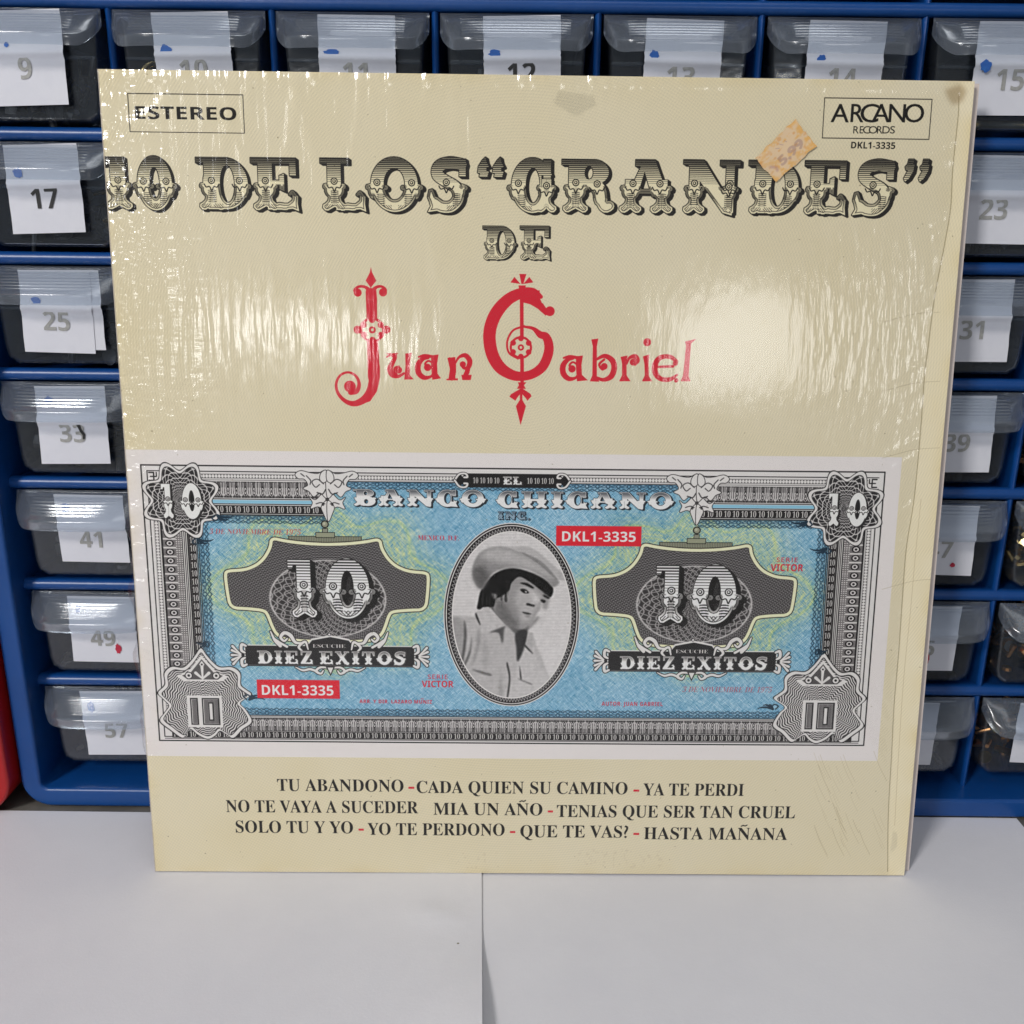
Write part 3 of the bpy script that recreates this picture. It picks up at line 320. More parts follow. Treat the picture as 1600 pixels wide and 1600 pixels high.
        W = .34; A.append([np.array([(.02, .74), (.04, .86), (.14, .98), (.22, 1.04), (.24, .95), (.30, .86), (.24, .84), (.24, .78), (.3, .76), (.26, .66), (.06, .66), (.08, .74)])])
    elif c == 'p':
        W = .34; A.append([np.array([(.28, .94), (.26, .82), (.16, .68), (.06, .62), (.02, .68), (.12, .84), (.06, .84), (.04, .90), (.10, .95), (.12, 1.04), (.26, 1.04), (.24, .95)])])
    elif c == '.': W = .26; ball(.12, .06, .09)
    return W, A, K, M, F

def tletter(cv, c, x0, x1, ytop, ybase, paper=(196, 188, 158), ink=(20, 18, 17), fine=True, shadow=.055, dirx=1, plain=False, hk=1.):
    """one ornamental letter in sleeve px"""
    W, A, K, M, F = tusc(c)
    h = ybase-ytop; sx = (x1-x0)/W
    pad = int(h*.16)+4; bw, bh = int(x1-x0)+2*pad, int(h)+2*pad
    ox, oy = int(x0)-pad, int(ytop)-pad
    tf = lambda l: np.c_[x0-ox+np.asarray(l)[:, 0]*sx, ybase-oy-np.asarray(l)[:, 1]*h]
    def put(loops):
        m = np.zeros((bh, bw), np.float32); q, a, b = mask_of([tf(l) for l in loops], clipbox=(0, 0, bw, bh))
        if q.shape[0] > 1: m[b:b+q.shape[0], a:a+q.shape[1]] = q
        return m
    cut = put(K) if K else np.zeros((bh, bw), np.float32)
    m = np.zeros((bh, bw), np.float32)
    # ring bodies first, cut, then the rest on top
    rings = [a for a in A if len(a) == 1 and len(a[0]) >= 60]
    rest = [a for a in A if not (len(a) == 1 and len(a[0]) >= 60)]
    if c in 'D':
        for a in rings: m = np.maximum(m, put(a))
        m = m*(1-put([K[0]])) if K else m
        for a in rest: m = np.maximum(m, put(a))
        m = m*(1-put([K[0]]))*1.0
    else:
        for a in rings: m = np.maximum(m, put(a))
        if rings: m = m*(1-cut)
        for a in rest: m = np.maximum(m, put(a))
        if not rings: m = m*(1-cut)
    if c == 'D':
        # left side of the ring outside the stem is removed
        left = np.zeros_like(m); left[:, :max(0, int(x0-ox+.13*sx))] = 1
        keep = np.zeros_like(m)
        for a in rest: keep = np.maximum(keep, put(a))
        m = np.where(left > 0, np.minimum(m, keep), m)
    o = max(1, round(h*.012))
    sh = m.copy()
    for k in range(1, max(2, int(round(h*shadow)))+1): sh = np.maximum(sh, shift(m, dirx*k, int(k*.7)))
    out = dilate(m, o); sh = dilate(sh, o)
    cv.put(sh, ox, oy, ink, .95)
    cv.put(out, ox, oy, ink)
    inner = m
    cv.put(inner, ox, oy, paper)
    yy, xx = np.mgrid[0:bh, 0:bw]; u = (ybase-oy-yy)/h; xr = (xx-(x0-ox))/sx
    if fine:
        per = max(4.2, h*(.036 if hk == 1 else .05)); ph = ((yy)/per) % 1
        duty = (np.clip((u-.54)/.42, 0, 1)*.80+.10*(u > .54))*hk
        hat = np.clip((duty-np.abs(ph*2-1))*per*.5+.5, 0, 1)*(u > .54)
        cv.put((inner*hat).astype(np.float32), ox, oy, ink, .92)
        # engraved inner contour on the lower half
        e1 = erode(m, max(1, h*.028)); e2 = erode(m, max(2, h*.045))
        cv.put((np.clip(e1-e2, 0, 1)*(u < .47)).astype(np.float32), ox, oy, ink, .75)
        cv.put((inner*np.clip((.46-u)/.2, 0, 1)*np.clip((u-.08)/.15, 0, 1)*(1-e2)).astype(np.float32), ox, oy, ink, .38)
        cv.put((np.clip(inner-e1, 0, 1)*((u > .27) & (u < .5))).astype(np.float32), ox, oy, ink, .5)
        for (fx, fy) in F:
            d = np.abs(xr-fx); v = u-fy+1.6*d*d
            pat = (np.mod(v*h/per*1.0, 1) < .5)*np.clip((.085-d)/.02, 0, 1)*np.clip((.14-np.abs(v))/.03, 0, 1)
            cv.put((pat*e1).astype(np.float32), ox, oy, ink, .9)
            for s in (-1, 1):
                v2 = s*(xr-fx)+u*.9
                p2 = (np.mod(v2*h/per*.8, 1) < .42)*((u < .11) & (s*(xr-fx) > .02) & (d < .2))
                cv.put((p2*e1).astype(np.float32), ox, oy, ink, .6)
    elif not plain:
        g = np.clip((u-.55)/.35, 0, 1)*.75
        cv.put((erode(m, 1)*g).astype(np.float32), ox, oy, ink, .9)
    if fine or plain:
        r = h*.062
        for (mx, my) in M:
            cx, cy = x0+mx*sx, ybase-my*h
            cv.fill([circ(cx, cy, r*1.15)], ink); cv.fill([circ(cx, cy, r*.82)], paper); cv.fill([circ(cx, cy, r*.55)], ink); cv.fill([circ(cx-r*.05, cy-r*.05, r*.28)], paper)
            for s in (-1, 1):   # tulip scrolls under each medallion
                L = stroke(spline([(cx+s*.005*h, cy+.20*h), (cx+s*.045*h, cy+.12*h), (cx+s*.11*h, cy+.13*h), (cx+s*.15*h, cy+.07*h)]), h*.020)
                cv.fill(L, ink)
def tword(cv, s, xa, xb, ytop, ybase, gap=.06, **k):
    ws = [tusc(c)[0] if c != ' ' else .45 for c in s]; tot = sum(ws)+gap*(len(s)-1); f = (xb-xa)/tot; x = xa
    for c, w in zip(s, ws):
        if c != ' ': tletter(cv, c, x, x+w*f, ytop, ybase, **k)
        x += (w+gap)*f

RNG = np.random.default_rng(7)
def noise2(h, w, s):
    a = RNG.standard_normal((int(h/s)+3, int(w/s)+3)).astype(np.float32)
    yi = np.arange(h)/s; xi = np.arange(w)/s; y0 = yi.astype(int); x0 = xi.astype(int)
    fy = (yi-y0)[:, None]; fx = (xi-x0)[None]; fy = fy*fy*(3-2*fy); fx = fx*fx*(3-2*fx)
    g = lambda i, j: a[np.ix_(y0+i, x0+j)]
    return g(0, 0)*(1-fy)*(1-fx)+g(1, 0)*fy*(1-fx)+g(0, 1)*(1-fy)*fx+g(1, 1)*fy*fx

def paint_sleeve():
    CREAM = (189, 180, 154); INK = (18, 16, 14); RED = (178, 28, 44); WHITE = (195, 190, 188)
    cv = Canvas(NP, NP, CREAM)
    yy, xx = np.mgrid[0:NP, 0:NP].astype(np.float32)
    # fine ring screen of the printed ground, and its ageing
    c0 = P([(815, 560)])[0]; rr = np.hypot(xx-c0[0], yy-c0[1])
    ring = np.sin(rr*2*math.pi/8.2)*.5+np.sin((xx+yy*.62)*2*math.pi/9.1)*.5
    cv.a *= (1+.030*ring)[..., None]
    age = noise2(NP, NP, 330)*.5+noise2(NP, NP, 120)*.25
    cv.a *= (1+np.stack([.008*age, .012*age, .028*age], -1))
    # --- white margin of the note
    Pm = P([(1412, 713), (1372, 1192), (235, 1178), (190, 704)])
    mx, my0, my1 = (Pm[0][0]+Pm[1][0])/2, (Pm[0][1]+Pm[3][1])/2, (Pm[1][1]+Pm[2][1])/2
    cv.fill([rect(-5, my0, mx, my1)], WHITE)
    # --- headings
    Lb = P([(198.5, 145), (383, 208)]); 
    def frame(a, b, w=2.2):
        A, B = P([a, b]); cv.fill(stroke([(A[0], A[1]), (B[0], A[1]), (B[0], B[1]), (A[0], B[1])], w, closed=True), INK)
    frame((199.5, 146), (382.5, 208.3)); frame((1290, 153), (1453, 218))
    Le = text_loops('ESTEREO', 'b', *P([(212, 186)])[0][:1], *P([(370, 187)])[0][:1], P([(290, 167)])[0][1], P([(290, 186.8)])[0][1])
    cv.fill(Le, INK, raw=True)
    # thick-and-thin capitals of the label's name, overlapping as printed
    def letter(ch, a, b, top, base, w):
        A, B = P([(a, base), (b, base)]); t = P([(a, top)])[0]
        L = text_loops(ch, 'r', A[0], B[0], t[1], A[1])
        m, x0, y0 = mask_of(L, raw=True); m = np.pad(m, 4); m = np.maximum(m, shift(m, 1, 0)) if w else m; cv.put(m, x0-4, y0-4, INK)
    for ch, a, b in (('A', 1299, 1327), ('R', 1330, 1350), ('C', 1345, 1373), ('A', 1363, 1391), ('N', 1389.5, 1415), ('O', 1414, 1444)): letter(ch, a, b, 162.5, 191, 2)
    for i, (ch, a, b) in enumerate((('R', 1334.5, 1343), ('E', 1344.5, 1350), ('C', 1349.5, 1361), ('O', 1358.5, 1372), ('R', 1371.5, 1380), ('D', 1380, 1391.5), ('S', 1392, 1399.5))): letter(ch, a, b, 197.3, 208.6, 0)
    tx(cv, 'DKL1-3335', 'b', (1331, 232.3), (1400, 232.6), 10.3, INK)
    # --- the big title
    T = [('1', 160, 208), ('0', 213, 276), ('D', 310, 392), ('E', 395, 468), ('L', 503, 573), ('O', 576, 659), ('S', 669, 731), ('q', 746, 767), ('q', 769, 790), ('G', 796, 869), ('R', 878, 959), ('A', 967, 1056), ('N', 1065, 1156), ('D', 1168, 1249), ('E', 1255, 1322), ('S', 1332, 1396), ('p', 1408, 1428), ('p', 1431, 1451)]
    for c, a, b in T:
        t = 246+(a-170)*.0052; bs = 326+(a-170)*.0075
        A = P([(a, bs), (b, bs), (a, t)])
        yb = P([((a+b)/2, bs)])[0][1]; yt = P([((a+b)/2, t)])[0][1]
        tletter(cv, c, A[0][0], A[1][0], yt, yb)
    for c, a, b in (('D', 755, 806), ('E', 813, 860)):
        A = P([(a, 405), (b, 405), (a, 353)]); tletter(cv, c, A[0][0], A[1][0], A[2][1], A[0][1])
    # --- the red uncial name
    S = 2.58
    J = lambda pts: P([(500+x/S, 340+y/S) for x, y in pts])
    k = 2.08/S                                  # crop px -> sleeve px, for widths
    def rs(pts, w, n=10, sp=True, th=1.0):
        if not np.isscalar(w) and max(w) < 27 and len(w) < 11: w = [x*.84 for x in w]
        q = spline(J(pts), n) if sp else J(pts)
        if not np.isscalar(w): w = np.interp(np.linspace(0, len(w)-1, len(q)), np.arange(len(w)), w)
        cv.fill(stroke(q, np.asarray(w)*k), RED)
    def rp(pts, sp=False): cv.fill([spline(J(pts), 8, closed=True) if sp else J(pts)], RED)
    def rc(x, y, r, col=RED): q = J([(x, y)])[0]; cv.fill([circ(q[0], q[1], r*k)], col)
    # J
    rp([(207, 200), (212, 222), (229, 255), (207, 283), (186, 255), (203, 222)])
    rp([(190, 285), (200, 292), (207, 280), (214, 292), (228, 284), (232, 330), (232, 420), (236, 500), (240, 560), (242, 620), (240, 660), (232, 700), (205, 740), (150, 760), (205, 690), (195, 640), (192, 500), (190, 400), (186, 300)])
    rs([(206, 300), (185, 281), (158, 279), (142, 293), (150, 308)], [20, 12, 10, 12, 12]); rc(154, 303, 14)
    rs([(210, 300), (230, 281), (252, 279), (266, 292), (260, 307)], [20, 12, 10, 12, 12]); rc(256, 302, 14)
    rs([(222, 600), (221, 650), (208, 700), (180, 733), (140, 750), (102, 738), (74, 706), (68, 668), (84, 636), (116, 624), (146, 638), (160, 670), (150, 700), (126, 704)], [38, 38, 34, 26, 20, 14, 11, 9, 8, 8, 9, 12, 16, 20])
    rc(123, 681, 21)
    rc(213, 453, 44); rc(154, 452, 14); rc(270, 452, 14)
    def wheel(x, y, r):
        q = J([(x, y)])[0]; cr = r*k
        cv.fill([circ(q[0], q[1], cr*.80)], CREAM)
        for i in range(6):
            a = i*math.pi/3+math.pi/6; cv.fill([circ(q[0]+cr*.80*math.cos(a), q[1]+cr*.80*math.sin(a), cr*.25, n=20)], RED)
        cv.fill([circ(q[0], q[1], cr*.28)], RED); cv.fill([circ(q[0], q[1], cr*.12)], CREAM)
    wheel(213, 453, 44)
    # uan
    rs([(272, 562), (290, 552), (306, 560), (292, 590), (284, 612), (294, 634), (318, 640), (340, 628)], [7, 8, 14, 20, 24, 22, 14, 10])
    rp([(268, 548), (318, 546), (300, 566), (290, 562)]); rc(320, 615, 12); rs([(320, 600), (304, 606), (302, 622), (312, 632)], 7)
    rp([(346, 548), (372, 546), (366, 575), (364, 635), (380, 652), (342, 653), (347, 600)])
    rs([(440, 566), (416, 570), (398, 594), (400, 626), (422, 645), (450, 640), (462, 620)], [9, 18, 24, 24, 20, 10, 8]); rc(436, 604, 13); rs([(436, 604), (426, 590), (440, 578), (462, 590)], 7)
    rs([(400, 562), (425, 556), (458, 562)], [8, 12, 14]); rp([(450, 556), (480, 552), (474, 590), (476, 630), (490, 648), (455, 654), (450, 600)])
    rs([(524, 570), (536, 582), (538, 620), (534, 646)], [14, 26, 26, 24]); rp([(516, 566), (548, 562), (548, 650), (520, 652), (526, 610)]); rp([(512, 650), (558, 648), (558, 656), (512, 656)])
    rs([(546, 590), (562, 564), (588, 556), (606, 578), (600, 604), (580, 606), (574, 590)], [7, 10, 20, 22, 18, 10, 8]); rc(578, 592, 11); rs([(604, 585), (596, 620), (590, 638), (606, 648)], [16, 20, 20, 10]); rp([(572, 634), (614, 634), (610, 655), (576, 655)])
    # G
    rs([(893, 320), (860, 304), (815, 305), (762, 330), (716, 380), (690, 440), (686, 500), (700, 560), (730, 606), (775, 634), (815, 640), (860, 630), (900, 600), (922, 550), (924, 510), (912, 480), (890, 472), (862, 448), (825, 440)], [14, 34, 36, 40, 44, 44, 44, 44, 42, 36, 32, 32, 34, 34, 32, 28, 24, 12, 8])
    rp([(818, 294), (888, 294), (886, 320), (900, 352), (930, 380), (912, 396), (880, 368), (850, 350), (818, 342)])
    rc(929, 378, 17); rs([(898, 350), (916, 378), (930, 392)], 8)
    rs([(815, 300), (817, 660)], 13, sp=False)
    rs([(825, 438), (780, 456), (757, 500), (764, 545), (800, 568)], [9, 8, 8, 8, 10]); rc(812, 524, 40); wheel(812, 524, 40)
    rp([(806, 292), (802, 274), (832, 274), (828, 292)]); rp([(806, 228), (834, 228), (822, 268), (814, 268)]); rp([(770, 262), (786, 240), (810, 268)]); rp([(862, 262), (846, 240), (822, 268)]); 
    rp([(800, 664), (834, 664), (824, 676), (832, 690), (796, 690), (804, 676)]); rp([(810, 690), (772, 712), (766, 722), (790, 738), (796, 728), (808, 712), (808, 735), (792, 760), (811, 836), (832, 760), (818, 735), (818, 712), (832, 728), (838, 738), (855, 720), (850, 710), (820, 690)])
    # abriel
    rs([(1024, 568), (1000, 574), (982, 598), (984, 630), (1006, 650), (1034, 645), (1044, 625)], [9, 18, 24, 24, 20, 10, 8]); rc(1018, 610, 13); rs([(1018, 610), (1008, 596), (1022, 583), (1044, 596)], 7)
    rs([(984, 566), (1010, 560), (1042, 566)], [8, 12, 14]); rp([(1034, 560), (1062, 556), (1056, 594), (1058, 634), (1082, 656), (1038, 660), (1034, 604)])
    rp([(1096, 492), (1124, 488), (1118, 520), (1118, 640), (1128, 662), (1090, 660), (1100, 636), (1102, 520)])
    rs([(1116, 572), (1150, 558), (1180, 576), (1188, 606), (1176, 640), (1146, 654), (1118, 646)], [10, 18, 24, 24, 24, 16, 12]); rs([(1148, 572), (1128, 592), (1140, 612), (1152, 604)], 8); rc(1148, 600, 12)
    rp([(1214, 562), (1242, 556), (1238, 590), (1238, 636), (1254, 660), (1208, 660), (1220, 636), (1220, 588)]); rs([(1238, 590), (1250, 566), (1272, 560), (1282, 576), (1272, 592)], [8, 12, 20, 20, 12]); rc(1264, 583, 12)
    rp([(1304, 560), (1330, 552), (1327, 590), (1328, 640), (1342, 660), (1300, 660), (1312, 636), (1310, 590)]); rc(1321, 503, 14)
    rs([(1440, 580), (1414, 562), (1376, 564), (1354, 590), (1354, 626), (1376, 650), (1414, 652), (1442, 634)], [14, 18, 20, 24, 24, 20, 18, 8]); rs([(1362, 602), (1426, 600)], 9, sp=False); rc(1434, 588, 9); rc(1438, 656, 8)
    rp([(1474, 500), (1518, 490), (1498, 508), (1492, 580), (1488, 640), (1496, 660), (1456, 660), (1466, 636), (1472, 580), (1478, 516)])
    # --- song titles
    def song(s, a, b, base, hh):
        L = tx(cv, s.replace('\u00d1', 'N'), 's', (a, base(a)), (b, base(b)), hh, INK); cv.fill([l+[.9, 0] for l in L], INK, raw=True)
        # tilde over each enye: find the glyph by counting loops
        i = 0; x = 0; sx = []
        for ch in s:
            if ch == ' ': continue
            n = len(GL.get(('s', ch.replace('\u00d1', 'N')), GL.get(('r', ch)))[1])
            if ch == '\u00d1':
                g = np.vstack(L[i:i+n]); cx = (g[:, 0].min()+g[:, 0].max())/2; t = g[:, 1].min()
                cv.fill(stroke([(cx-9, t-6), (cx-3, t-9), (cx+3, t-7), (cx+9, t-10)], 3.6), INK)
            i += n
    b1 = lambda x: 1235+(x-434)*.0125; b2 = lambda x: 1267.5+(x-354)*.0142; b3 = lambda x: 1300+(x-369)*.0160
    for s, a, b in (('TU ABANDONO', 434, 631), ('CADA QUIEN SU CAMINO', 652, 981), ('YA TE PERDI', 1006, 1163)): song(s, a, b, b1, 18.6)
    for s, a, b in (('NO TE VAYA A SUCEDER', 354, 654), ('MIA UN A\u00d1O', 678, 848), ('TENIAS QUE SER TAN CRUEL', 871, 1243)): song(s, a, b, b2, 18.6)
    for s, a, b in (('SOLO TU Y YO', 369, 552), ('YO TE PERDONO', 575, 789), ('QUE TE VAS?', 814, 982), ('HASTA MA\u00d1ANA', 1007, 1231)): song(s, a, b, b3, 18.6)
    for (a, b, f) in ((639, 648, b1), (991, 1000, b1), (857, 865, b2), (561, 569, b3), (798, 806, b3), (991, 1000, b3)):
        A, B = P([(a, f(a)-7), (b, f(b)-7)]); cv.fill([rect(A[0], A[1]-3.4, B[0], A[1]+3.4)], RED)
    paint_note(cv)
    # wear: yellowed edges, faint creases along the right, specks
    fx = np.minimum(xx, NP-1-xx)/NP; fy = np.minimum(yy, NP-1-yy)/NP
    w = np.clip(np.exp(-fx/.012)*.8+np.exp(-fy/.010)*.6, 0, 1)*np.clip(.55+.5*noise2(NP, NP, 60), 0, 1.3)
    cv.a *= (1-w[..., None]*np.array([.02, .04, .10]))
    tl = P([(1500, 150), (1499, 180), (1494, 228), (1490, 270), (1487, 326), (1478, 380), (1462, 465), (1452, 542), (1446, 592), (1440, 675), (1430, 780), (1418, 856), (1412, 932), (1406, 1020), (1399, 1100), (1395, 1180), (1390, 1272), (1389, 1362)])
    cv.fill(stroke(spline(tl, 6), 2.6), (112, 98, 70), .60)  # shadow of the torn film edge, painted into the print
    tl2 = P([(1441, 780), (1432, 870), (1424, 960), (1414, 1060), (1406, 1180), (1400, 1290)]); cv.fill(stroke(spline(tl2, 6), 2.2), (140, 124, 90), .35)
    rg = random.Random(4)
    for i in range(34):
        x0, y0 = rg.uniform(1290, 1392), rg.uniform(1210, 1350); d = rg.uniform(.5, 1.1); l = rg.uniform(14, 60)
        cv.fill(stroke(spline(P([(x0-l*.35, y0-l*.8), (x0-l*.2, y0-l*.4), (x0, y0)]), 5), 1.8), (140, 126, 92), rg.uniform(.12, .4))
    for y0 in (488, 596, 700, 905): cv.fill(stroke(spline(P([(1380, y0+16), (1430, y0+3), (1470, y0)]), 6), 2.), (132, 118, 86), .32)
    m, a, b = mask_of([P([(1478, 140), (1504, 132), (1512, 142), (1506, 158), (1492, 164), (1484, 156)])]); cv.put(blur(np.pad(m, 12), 5), a-12, b-12, (128, 108, 76), .55)
    for i in range(190):
        x0, y0 = rg.uniform(0, NP), rg.uniform(0, NP); cv.fill([circ(x0, y0, rg.uniform(.8, 2.6), rg.uniform(.8, 2.2), 8)], (98, 84, 60), rg.uniform(.2, .7))
    for cxx, cyy, sgx in ((700, 1330, 1), (905, 1325, 1), (960, 1330, 1)):
        q = P([(cxx, cyy)])[0]; h = 60; n = noise2(h, 160, 7); cv.put((np.clip(n-.5, 0, 1)*.10).astype(np.float32), q[0], q[1], (120, 100, 76), 1)
    return cv.a

def paint_note(cv):
    INK = (24, 22, 23); PAPER = (190, 187, 186); RED = (178, 30, 44)
    q = P([(220, 726), (1385.5, 738.5), (1350, 1168), (249.5, 1153.7)])
    X0, X1 = (q[0][0]+q[3][0])/2, (q[1][0]+q[2][0])/2; Y0, Y1 = (q[0][1]+q[1][1])/2, (q[2][1]+q[3][1])/2
    W, H = X1-X0, Y1-Y0
    cv.fill([rect(X0, Y0, X1, Y1)], PAPER)
    cv.fill(stroke([(X0, Y0), (X1, Y0), (X1, Y1), (X0, Y1)], 4, closed=True), INK)
    b = 17
    cv.fill(stroke([(X0+b, Y0+b), (X1-b, Y0+b), (X1-b, Y1-b*.8), (X0+b, Y1-b*.8)], 3.2, closed=True), INK)
    # blue engraved ground
    x0, y0, x1, y1 = int(X0+150), int(Y0+44), int(X1-150), int(Y1-82)
    h, w = y1-y0, x1-x0; yy, xx = np.mgrid[0:h, 0:w].astype(np.float32)
    r1 = RNG.standard_normal((h+60, w+60)).astype(np.float32)
    def streak(r, dx, dy, n):
        o = np.zeros((h, w), np.float32)
        for i in range(n): o += r[30+dy*(i-n//2):30+dy*(i-n//2)+h, 30+dx*(i-n//2):30+dx*(i-n//2)+w]
        return o/math.sqrt(n)
    s1 = streak(r1, 1, 1, 11); s2 = streak(RNG.standard_normal(r1.shape).astype(np.float32), 1, -1, 11); s3 = streak(RNG.standard_normal(r1.shape).astype(np.float32), 2, 1, 9)
    base = np.array([111, 152, 175], np.float32)
    big = noise2(h, w, 160)*.6+noise2(h, w, 60)*.3
    col = base+s1[..., None]*np.array([22, 14, 10])+s2[..., None]*np.array([19, 14, 11])+s3[..., None]*np.array([6, 5, 3])+big[..., None]*np.array([7, 5, 4])
    # yellow-green rosettes behind each shield
    sh = []
    for (cx, cy) in ((1084, 930), (517, 922)):
        C = P([(cx, cy)])[0]-[x0, y0]; sh.append(C)
        th = np.arctan2(yy-C[1], xx-C[0]); rr = np.hypot((xx-C[0])/1.42, yy-C[1])
        edge = 232+26*np.cos(th*8)
        g = np.exp(-((rr-edge*.80)/74)**2); lines = .5+.5*np.sin((rr-edge)*.45+3*np.sin(th*16))
        g = g*(.55+.45*lines)
        ringl = np.exp(-((rr-edge)/5)**2)*.7
        col += (g*(.7+.35*s2+.3*s1))[..., None]*np.array([46, 18, -56])+(ringl[..., None])*np.array([24, 14, -30])
    cv.put(np.ones((h, w), np.float32), x0, y0, col)
    # ---- lace edging inside the frame
    def lace(ax0, ay0, ax1, ay1, horiz, flip):
        ax0, ay0, ax1, ay1 = map(int, (ax0, ay0, ax1, ay1)); hh, ww = ay1-ay0, ax1-ax0
        if hh < 2 or ww < 2: return
        yv, xv = np.mgrid[0:hh, 0:ww].astype(np.float32)
        u, v, n = (xv, yv, hh) if horiz else (yv, xv, ww)
        if flip: v = n-1-v
        v = v/n; p = 31.
        zig = np.abs((u/p) % 1-.5)*2
        m = np.maximum(np.exp(-((v-(.55+.36*zig))/.08)**2), np.exp(-((v-(.85-.36*zig))/.06)**2))
        m = np.maximum(m, (v < .42)*(.55+.45*np.sin(u*2*math.pi/p*2)*np.sin(v*18)))
        loop = np.hypot(((u/p+.5) % 1-.5)*p, (v-.22)*n); m = np.maximum(m*1., np.exp(-((loop-n*.2)/2.4)**2)); m *= np.where(loop < n*.13, .25, 1)
        cv.put(np.clip(m, 0, 1).astype(np.float32), ax0, ay0, (24, 48, 66), .88)
    # ---- straight bands
    def beads(ax0, ay0, ax1, ay1, horiz):
        ax0, ay0, ax1, ay1 = map(int, (ax0, ay0, ax1, ay1)); hh, ww = ay1-ay0, ax1-ax0
        yv, xv = np.mgrid[0:hh, 0:ww].astype(np.float32); u, v, n = (xv, yv, hh) if horiz else (yv, xv, ww)
        p = 9.2; d = np.hypot(((u % p)-p/2)*1.15, v-(n-1)/2)
        cv.put(np.ones((hh, ww), np.float32), ax0, ay0, INK); cv.put(np.clip(n*.30-d+.5, 0, 1).astype(np.float32), ax0, ay0, PAPER)
        e = np.minimum(v, n-1-v); cv.put(((e < 2.2)).astype(np.float32), ax0, ay0, PAPER, .8)
    def arcade(ax0, ay0, ax1, ay1, horiz, flip=False):
        ax0, ay0, ax1, ay1 = map(int, (ax0, ay0, ax1, ay1)); hh, ww = ay1-ay0, ax1-ax0
        yv, xv = np.mgrid[0:hh, 0:ww].astype(np.float32); u, v, n = (xv, yv, hh) if horiz else (yv, xv, ww)
        if flip: v = n-1-v
        v = v/n; p = 25.6; a = ((u/p) % 1-.5)
        cv.put(np.ones((hh, ww), np.float32), ax0, ay0, (84, 82, 82))
        line = np.abs(np.abs(a)-.5) < .06
        arch = np.abs(np.hypot(a*1.7, (v-.42)*1.0*(v > .42)*1.3)-.50) < .10
        arch2 = np.abs(np.hypot((np.abs(a)-.5)*1.7, (v-.30))-.55) < .055
        fan = (np.sin(a*58) > .2)*(v < .35)
        cv.put(np.clip(line*1.+arch*.9+arch2*.8, 0, 1).astype(np.float32), ax0, ay0, PAPER, .9)
        cv.put(fan.astype(np.float32), ax0, ay0, INK, .55)
        tear = np.hypot(a*2.3, (v-.58)*1.5)-.05*(v < .58)
        cv.put((tear < .42).astype(np.float32), ax0, ay0, INK, .9); cv.put((tear < .27).astype(np.float32), ax0, ay0, PAPER, .9); cv.put((tear < .13).astype(np.float32), ax0, ay0, INK)
        cv.put(((v > .86) | (v < .05)).astype(np.float32)*(.6+.4*np.sin(u*.7)), ax0, ay0, INK, .8)
    def scroll(ax0, ay0, ax1, ay1, flip=False):
        ax0, ay0, ax1, ay1 = map(int, (ax0, ay0, ax1, ay1)); hh, ww = ay1-ay0, ax1-ax0
        u, v = np.mgrid[0:hh, 0:ww].astype(np.float32); v = v/ww
        if flip: v = 1-v
        p = 27.; a = (u/p) % 1-.5
        cv.put(np.ones((hh, ww), np.float32), ax0, ay0, (98, 95, 95))
        r = np.hypot((v-.36)*ww, a*p*1.25)
        cv.put((np.abs(r-11) < 2.2).astype(np.float32), ax0, ay0, INK, .95); cv.put((np.abs(r-6.5) < 1.8).astype(np.float32), ax0, ay0, PAPER, .95); cv.put((r < 4).astype(np.float32), ax0, ay0, INK, .9)
        cv.put(((np.abs(np.abs(a)-.5) < .08)*(v < .66)).astype(np.float32), ax0, ay0, PAPER, .9)
        dots = (np.sin(u*2*math.pi/6.75) > .1)*(np.sin(v*ww*2*math.pi/7) > -.2)*(v > .66)
        cv.put(dots.astype(np.float32), ax0, ay0, PAPER, .85); cv.put(((v < .06) | (v > .96)).astype(np.float32), ax0, ay0, INK)
    one = text_loops('10', 's', 0, 19, 0, 17)
    def tens(ax0, ay0, ax1, ay1, horiz, pitch=25.6):
        cv.fill([rect(ax0, ay0, ax1, ay1)], (28, 26, 26))
        n = int(((ax1-ax0) if horiz else (ay1-ay0))/pitch)
        hgt = (ay1-ay0) if horiz else (ax1-ax0)
        L = []
        for i in range(n):
            f = (hgt*.72)/17 if horiz else (hgt*.80)/19
            if horiz: o = np.array([ax0+i*pitch+pitch*.12, (ay0+ay1)/2-17*f/2]); g = [l*[1., f]+o for l in one]
            else:
                o = np.array([(ax0+ax1)/2-19*f/2, ay0+i*pitch+3]); g = [l*[f, 1.05]+o for l in one]
            L += g
        if L:
            m, a, b2 = mask_of(L, raw=True); cv.put(m, a, b2, PAPER)
    def line(ax0, ay0, ax1, ay1, w=2.6, col=INK): cv.fill(stroke([(ax0, ay0), (ax1, ay1)], w, cap=False), col)
    yT = Y0+23
    xa, xb = P([(508, 760)])[0][0], P([(1092, 765)])[0][0]           # the two leaf ornaments
    # top
    beads(X0+40, yT, X1-40, yT+17, True)
    line(X0+40, yT+20, X1-40, yT+20)
    for (a, c) in ((X0+60, xa), (xb, X1-60)):
        cv.fill([rect(a, yT+20, c, yT+122)], PAPER)
        arcade(a, yT+24, c, yT+73, True); line(a, yT+76, c, yT+76)
        cv.fill([rect(a, yT+79, c, yT+89)], (118, 165, 186)); line(a, yT+91, c, yT+91)
        tens(a, yT+95, c, yT+120, True); line(a, yT+96, c, yT+96); line(a, yT+124, c, yT+124, 4)
        lace(a, yT+127, c, yT+152, True, False)
    lace(xa, yT+22, xb, yT+46, True, False)
